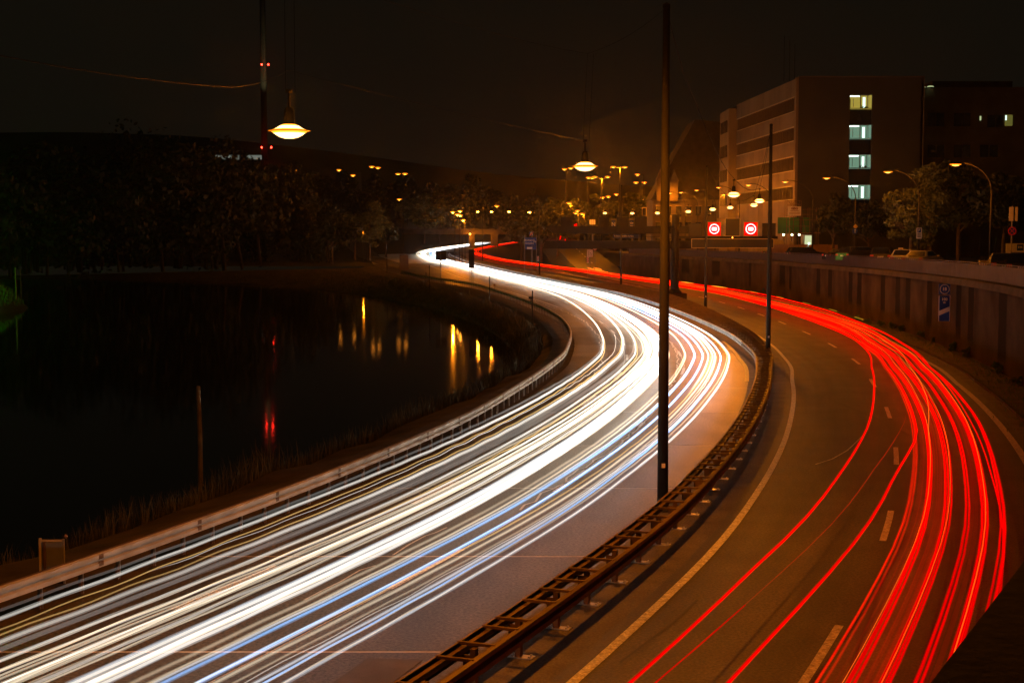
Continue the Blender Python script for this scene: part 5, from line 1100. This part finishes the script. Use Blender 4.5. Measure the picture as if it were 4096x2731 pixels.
def trail(label, strands, ref, z0, z1, glow, grow, step=2.6):
    """strands: (offset function or number, height, radius, material key, wobble)"""
    keys = []; b = MB(); gl = []
    full = []
    for (of, h, r, mk, wob) in strands:   # bright core with a softer rim
        if mk == 'r_hot': full += [(of, h, r*.62, 'r_hot', wob, 1.0), (of, h, r*1.05, 'r_mid', wob, .8)]
        elif r >= .03 and mk not in ('r_dim', 'w_faint', 'r_pur'): full += [(of, h, r*.5, mk, wob, .75), (of, h, r*1.0, mk, wob, .38)]
        else: full.append((of, h, r, mk, wob, 1.0))
    for (of, h, r, mk, wob, lvl) in full:
        if mk not in keys: keys.append(mk)
        b.cur = keys.index(mk); Z = z0; pts = []; rad = []; zz = []; ph = random.uniform(0,6); st = step if not wob else .55
        while Z < z1+.01:
            o = float(of(Z)) if callable(of) else of
            p = PT(Z, ref(Z)+o, h); 
            if wob: p.z += wob*math.sin(Z*2.1+ph)*(.6+.4*math.sin(Z*.31)) if Z < 140 else 0
            pts.append(p); rad.append(r*float(grow(Z))); zz.append(Z); Z += st if Z < 110 else (3.5 if Z < 200 else 7)
        b.tube(pts, rad, 5, caps=True)
        for q, Z in enumerate(zz):
            e = min(1.0, (q+.3)/3.0, (len(zz)-q-.7)/3.0) if z0 > 20 and mk != 'r_hot' else 1.0
            v = float(glow(Z))*lvl*(1+.16*math.sin(Z*.23+ph)+.08*math.sin(Z*.71+2*ph))*e; gl += [v]*5
    o = b.build('light_trail', [M[k] for k in keys]); at = o.data.attributes.new('glow', 'FLOAT', 'POINT'); at.data.foreach_set('value', gl)
    o.visible_shadow = True
    return tag(o, label, 'light trail', 'light trails of passing cars')
far = lambda Z: float(np.interp(Z, [200,300,400,470,620], [0,-.6,-2.6,-3.2,-.6]))
zero = lambda Z: far(Z)
def wv(*p): f = pl(*p); return lambda Z: float(f(Z))
WZ0, WZ1 = 9, 765
rr = lambda a, c: random.uniform(a, c)
def wtr(lab, s, z0=WZ0, z1=WZ1): return trail(lab, s, zero, z0, z1, glowW, growW)
wtr('white trail with a wavy amber thread, nearest the river guard rail', [(wv((20,-8.5),(34,-8.95),(60,-8.8),(100,-9.0),(140,-8.4),(200,-7.6),(300,-7.4)), .66, .050, 'w_hot', .012), (wv((20,-8.35),(34,-8.82),(60,-8.7),(100,-8.9),(140,-8.3),(200,-7.6)), .52, .016, 'w_amber', .02), (wv((20,-8.7),(40,-9.1),(70,-8.95),(100,-9.1),(140,-8.5),(200,-7.7)), .75, .035, 'w_faint', .01)])
wtr('soft grey second trail from the river guard rail', [(wv((20,-7.5),(34,-7.7),(75,-7.85),(100,-7.6),(130,-7.0),(250,-6.8)), .65, .062, 'w_hot', .010), (wv((20,-7.62),(34,-7.8),(75,-7.95),(100,-7.7),(130,-7.1)), .72, .018, 'w_amber', .02), (wv((20,-7.35),(34,-7.55),(75,-7.75),(100,-7.5),(130,-6.9)), .58, .05, 'w_faint', .01)])
wtr('thin broken white thread between the first two river side trails', [(wv((20,-8.02),(50,-8.3),(75,-8.25),(100,-8.1)), .7, .010, 'w_hot', .025)], 26, 100)
wtr('third trail from the guard rail, white over a thin amber line', [(wv((20,-6.75),(60,-6.98),(100,-6.9),(160,-6.3)), .66, .045, 'w_hot', .012), (wv((20,-6.58),(60,-6.84),(100,-6.8),(160,-6.2)), .55, .018, 'w_amber', .02), (wv((20,-6.9),(60,-7.1),(100,-7.0),(160,-6.4)), .78, .05, 'w_faint', .01)])
wtr('broad cream band of merged trails in the middle lane', [(wv((20,-6.35+k*.062),(60,-6.45+k*.062),(100,-6.5+k*.06),(200,-6.1+k*.05)), .45+.4*rr(0,1), rr(.016,.034), random.choice(['w_warm','w_hot','w_tan','w_warm','w_hot','w_amber','w_tan']), rr(.006,.014)) for k in range(15)])
wtr('dense white band beside the dark gap of the incoming lanes', [(wv((20,-5.0+k*.06),(60,-5.35+k*.06),(100,-5.6+k*.06),(200,-5.2+k*.05)), .5+.25*rr(0,1), rr(.03,.06), random.choice(['w_hot','w_hot','w_cool','w_warm','w_tan']), rr(.004,.010)) for k in range(10)])
wtr('long tan trail above the first blue trail', [(wv((20,-3.86),(40,-3.95),(90,-4.05),(200,-4.0)), .72, .045, 'w_tan', .008), (wv((20,-3.80),(40,-3.90),(90,-4.0),(200,-3.9)), .62, .035, 'w_warm', .008)])
wtr('upper blue trail in the right incoming lane', [(wv((20,-3.55),(40,-3.58),(90,-3.42),(200,-3.4)), .65, .045, 'w_blue', .006), (wv((20,-3.60),(40,-3.63),(90,-3.47)), .69, .02, 'w_cool', .006)])
wtr('lower blue trail in the right incoming lane', [(wv((20,-3.03),(40,-3.09),(90,-2.97),(200,-2.9)), .65, .048, 'w_blue', .006), (wv((20,-3.0),(40,-3.05),(90,-2.95)), .69, .018, 'w_cool', .006)])
wtr('warm cream trail below the blue trails', [(wv((20,-2.72),(40,-2.52),(90,-2.43),(200,-2.4)), .70, .042, 'w_warm', .008), (wv((20,-2.62),(40,-2.44),(90,-2.36)), .60, .030, 'w_tan', .008), (wv((20,-2.80),(40,-2.60),(90,-2.5)), .78, .02, 'w_amber', .01)])
wtr('very thin wavy white thread below the cream trail', [(wv((20,-2.42),(40,-2.35),(90,-2.2)), .62, .010, 'w_hot', .02)], 9, 140)
wtr('pale cyan trail second from the median barrier', [(wv((20,-2.20),(40,-2.24),(90,-1.92),(200,-1.9)), .65, .040, 'w_cool', .006), (wv((20,-2.16),(40,-2.2),(90,-1.9)), .60, .022, 'w_blue', .006)])
wtr('bluish white trail with an amber edge, nearest the median barrier', [(wv((20,-1.77),(40,-1.79),(90,-1.42),(200,-1.4)), .65, .045, 'w_cool', .006), (wv((20,-1.95),(40,-1.93),(90,-1.55)), .72, .022, 'w_tan', .012), (wv((20,-1.88),(40,-1.86),(90,-1.5)), .60, .012, 'w_amber', .02)])
for k in range(2): wtr(('extra hot white trail through the bend of the middle lane', 'extra hot white trail through the bend of the right lane', 'extra hot white trail merging into the far glare')[k], [(wv((70,(-6.0,-2.7,-5.3)[k]),(100,(-6.2,-2.6,-5.4)[k]),(200,(-5.9,-2.4,-5.2)[k])), .66, .05, 'w_hot', 0), (wv((70,(-5.7,-2.3,-5.7)[k]),(200,(-5.5,-2.1,-5.5)[k])), .7, .04, 'w_hot', 0)], 62, 765)
# outgoing lanes, offsets measured from the left edge line
def rtr(lab, s, z0=7, z1=660): return trail(lab, s, eRL, z0, z1, glowR, growR)
inner = [(22.7,1.65),(30.4,1.87),(41.6,2.42),(52,3.0),(64.8,3.55),(80,4.3),(91,4.9),(115,5.2),(150,5.0),(250,5.2)]
rtr('solitary bright red trail crossing from the left outgoing lane', [(wv(*inner), .8, .045, 'r_hot', .0), (wv(*[(a, c+.04) for a, c in inner]), .83, .030, 'r_mid', 0)])
rtr('hair thin red trail between the two solitary red trails', [(wv((20,1.9),(28,2.42),(42,3.35),(54.5,4.45)), .9, .010, 'r_mid', 0)], 24, 56); rtr('short thicker red stroke at the start of the hair thin trail', [(wv((20,1.95),(28,2.42)), .9, .02, 'r_hot', 0)], 22, 27.5)
rtr('second solitary red trail joining the wide red band', [(wv((7,2.6),(23,3.05),(25,3.12),(42,3.95),(50,4.65),(60,4.75),(90,4.9)), .8, .045, 'r_hot', 0), (wv((7,2.65),(23,3.1),(25,3.17),(42,4.0),(50,4.68),(90,4.95)), .84, .03, 'r_mid', 0)])
B = lambda a: [(20,a),(42,a+.17),(54,a+.3),(75,a+.45),(90,a+.55),(105,a+1.2),(120,a+1.2),(140,a+.6),(180,a+.3),(300,a+.2)]
def band(a, w_, n, mk, r, h0=.72, h1=.95): return [(wv(*B(a+w_*k/max(1,n-1))), rr(h0,h1), r*rr(.8,1.2), mk, 0) for k in range(n)]
rtr('leftmost trail of the wide red band with its dim veil', band(4.26,.10,3,'r_mid',.035)+band(4.52,.32,4,'r_dim',.075))
rtr('bright red trail followed by a ribbed darker veil', band(4.70,.10,3,'r_hot',.045)+[(wv(*B(4.76)), .99, .008, 'r_or', 0)]+band(4.92,.30,4,'r_dim',.075))
rtr('thick red trail in the middle of the wide band', band(5.18,.16,3,'r_hot',.040)+[(wv(*B(5.3)), .99, .007, 'r_or', 0)]+band(5.05,.1,2,'r_dim',.05))
rtr('narrow bright red trail right of the thick middle trail', band(5.70,.08,2,'r_hot',.042)+band(5.86,.2,2,'r_dim',.05))
rtr('wide red trail carrying an orange thread', band(6.08,.13,3,'r_hot',.042)+[(wv(*B(6.16)), .98, .010, 'r_or', 0)]+band(5.95,.2,2,'r_dim',.06))
rtr('red trail splitting off near the outermost trail', [(wv((20,6.75),(32,6.7),(43,6.62),(55,6.7),(75,7.0),(100,7.9),(130,8.4),(180,8.0)), .8, .03, 'r_hot', 0)])
O = [(20,6.5),(28,6.62),(43,6.80),(55,7.0),(65,7.02),(79,7.0),(100,7.9),(127,9.0),(156,9.3),(200,8.6),(300,7)]
rtr('outermost red trail along the right edge line', [(wv(*O), .8, .05, 'r_hot', 0), (wv(*[(a, c-.09) for a, c in O]), .86, .035, 'r_hot', 0)])
rtr('orange tinted thread weaving through the red band at the bend', [(wv((38,4.9),(50,5.0),(60,5.5),(75,5.9),(95,6.6),(120,7.2)), .95, .012, 'r_or', 0)], 44, 118)
k_ = [(112,117),(124,130),(136,142),(149,155),(162,168),(176,183),(192,200),(210,220)]
for i, (a, c) in enumerate(k_): trail('flashing amber indicator dash on the far red trails, %s from the viewer' % ORD[i], [(wv((100,8.6),(127,9.2),(156,9.0),(200,8.0),(250,7.2)), .95, .05, 'r_amber', 0)], eRL, a, c, lambda Z: 1.2, growR, 1.0)
# tail lights on the ramp and on the bridge approach
for k in range(3):
    x0 = (2236,2244,2266)[k]; pts = [(Q(x0-7+.0*q+7*math.sin(q/6*1.4), 966-5*q, 380+8*q)) for q in range(7)]
    b = MB().tube(pts, [.10+.02*q for q in range(7)], 6); o = b.build('light_trail', M['r_hot']); at = o.data.attributes.new('glow', 'FLOAT', 'POINT'); at.data.foreach_set('value', [1.6]*len(o.data.vertices)); tag(o, ('left','middle','right')[k]+' of three short red strokes on the exit ramp', 'light trail', 'light trails of passing cars')
for k in range(4):
    pts = [Q(2296+12*q/4*1.0, 915-5*k-q*1.2, 330) for q in range(5)]; o = MB().tube(pts, .12, 6).build('light_trail', M['r_hot']); at = o.data.attributes.new('glow', 'FLOAT', 'POINT'); at.data.foreach_set('value', [1.2]*len(o.data.vertices)); tag(o, '%s of four tiny stacked red strokes above the exit ramp' % ORD[k], 'light trail', 'light trails of passing cars')
o = MB().tube([Q(2326,909,331),Q(2340,908,331),Q(2352,909,331)], .16, 6).build('light_trail', M['r_hot']); at = o.data.attributes.new('glow', 'FLOAT', 'POINT'); at.data.foreach_set('value', [1.2]*len(o.data.vertices)); tag(o, 'tiny level red stroke right of the four stacked ones', 'light trail', 'light trails of passing cars')
pts = [U(2288,1051,.8),U(2330,1066,.8),U(2374,1078,.8),U(2430,1090,.8)]
o = MB().tube(pts, .10, 6).tube([U(2335,1056,.8),U(2370,1070,.8),U(2406,1079,.8)], .10, 6).build('light_trail', M['r_or']); at = o.data.attributes.new('glow', 'FLOAT', 'POINT'); at.data.foreach_set('value', [1.4]*len(o.data.vertices)); tag(o, 'two short orange red strokes coming off the ramp foot', 'light trail', 'light trails of passing cars')


# ------------------------------------------------------------------ haze volume added for glow round the lamps
HAZE = 0.00009
hb_ = MB().box((0,1310,105), (2300,2700,232)); hm_ = bpy.data.materials.new('glow_haze'); hm_.use_nodes = True; t = hm_.node_tree; t.nodes.clear()
pv = t.nodes.new('ShaderNodeVolumePrincipled'); pv.inputs['Color'].default_value = (.9,.9,.9,1); pv.inputs['Density'].default_value = HAZE; pv.inputs['Anisotropy'].default_value = .94
ou = t.nodes.new('ShaderNodeOutputMaterial'); t.links.new(pv.outputs[0], ou.inputs['Volume'])
tag(hb_.build('haze', hm_), 'thin haze added for glow around the lamps', 'haze', None, 'stuff')
cy.volume_bounces = 0
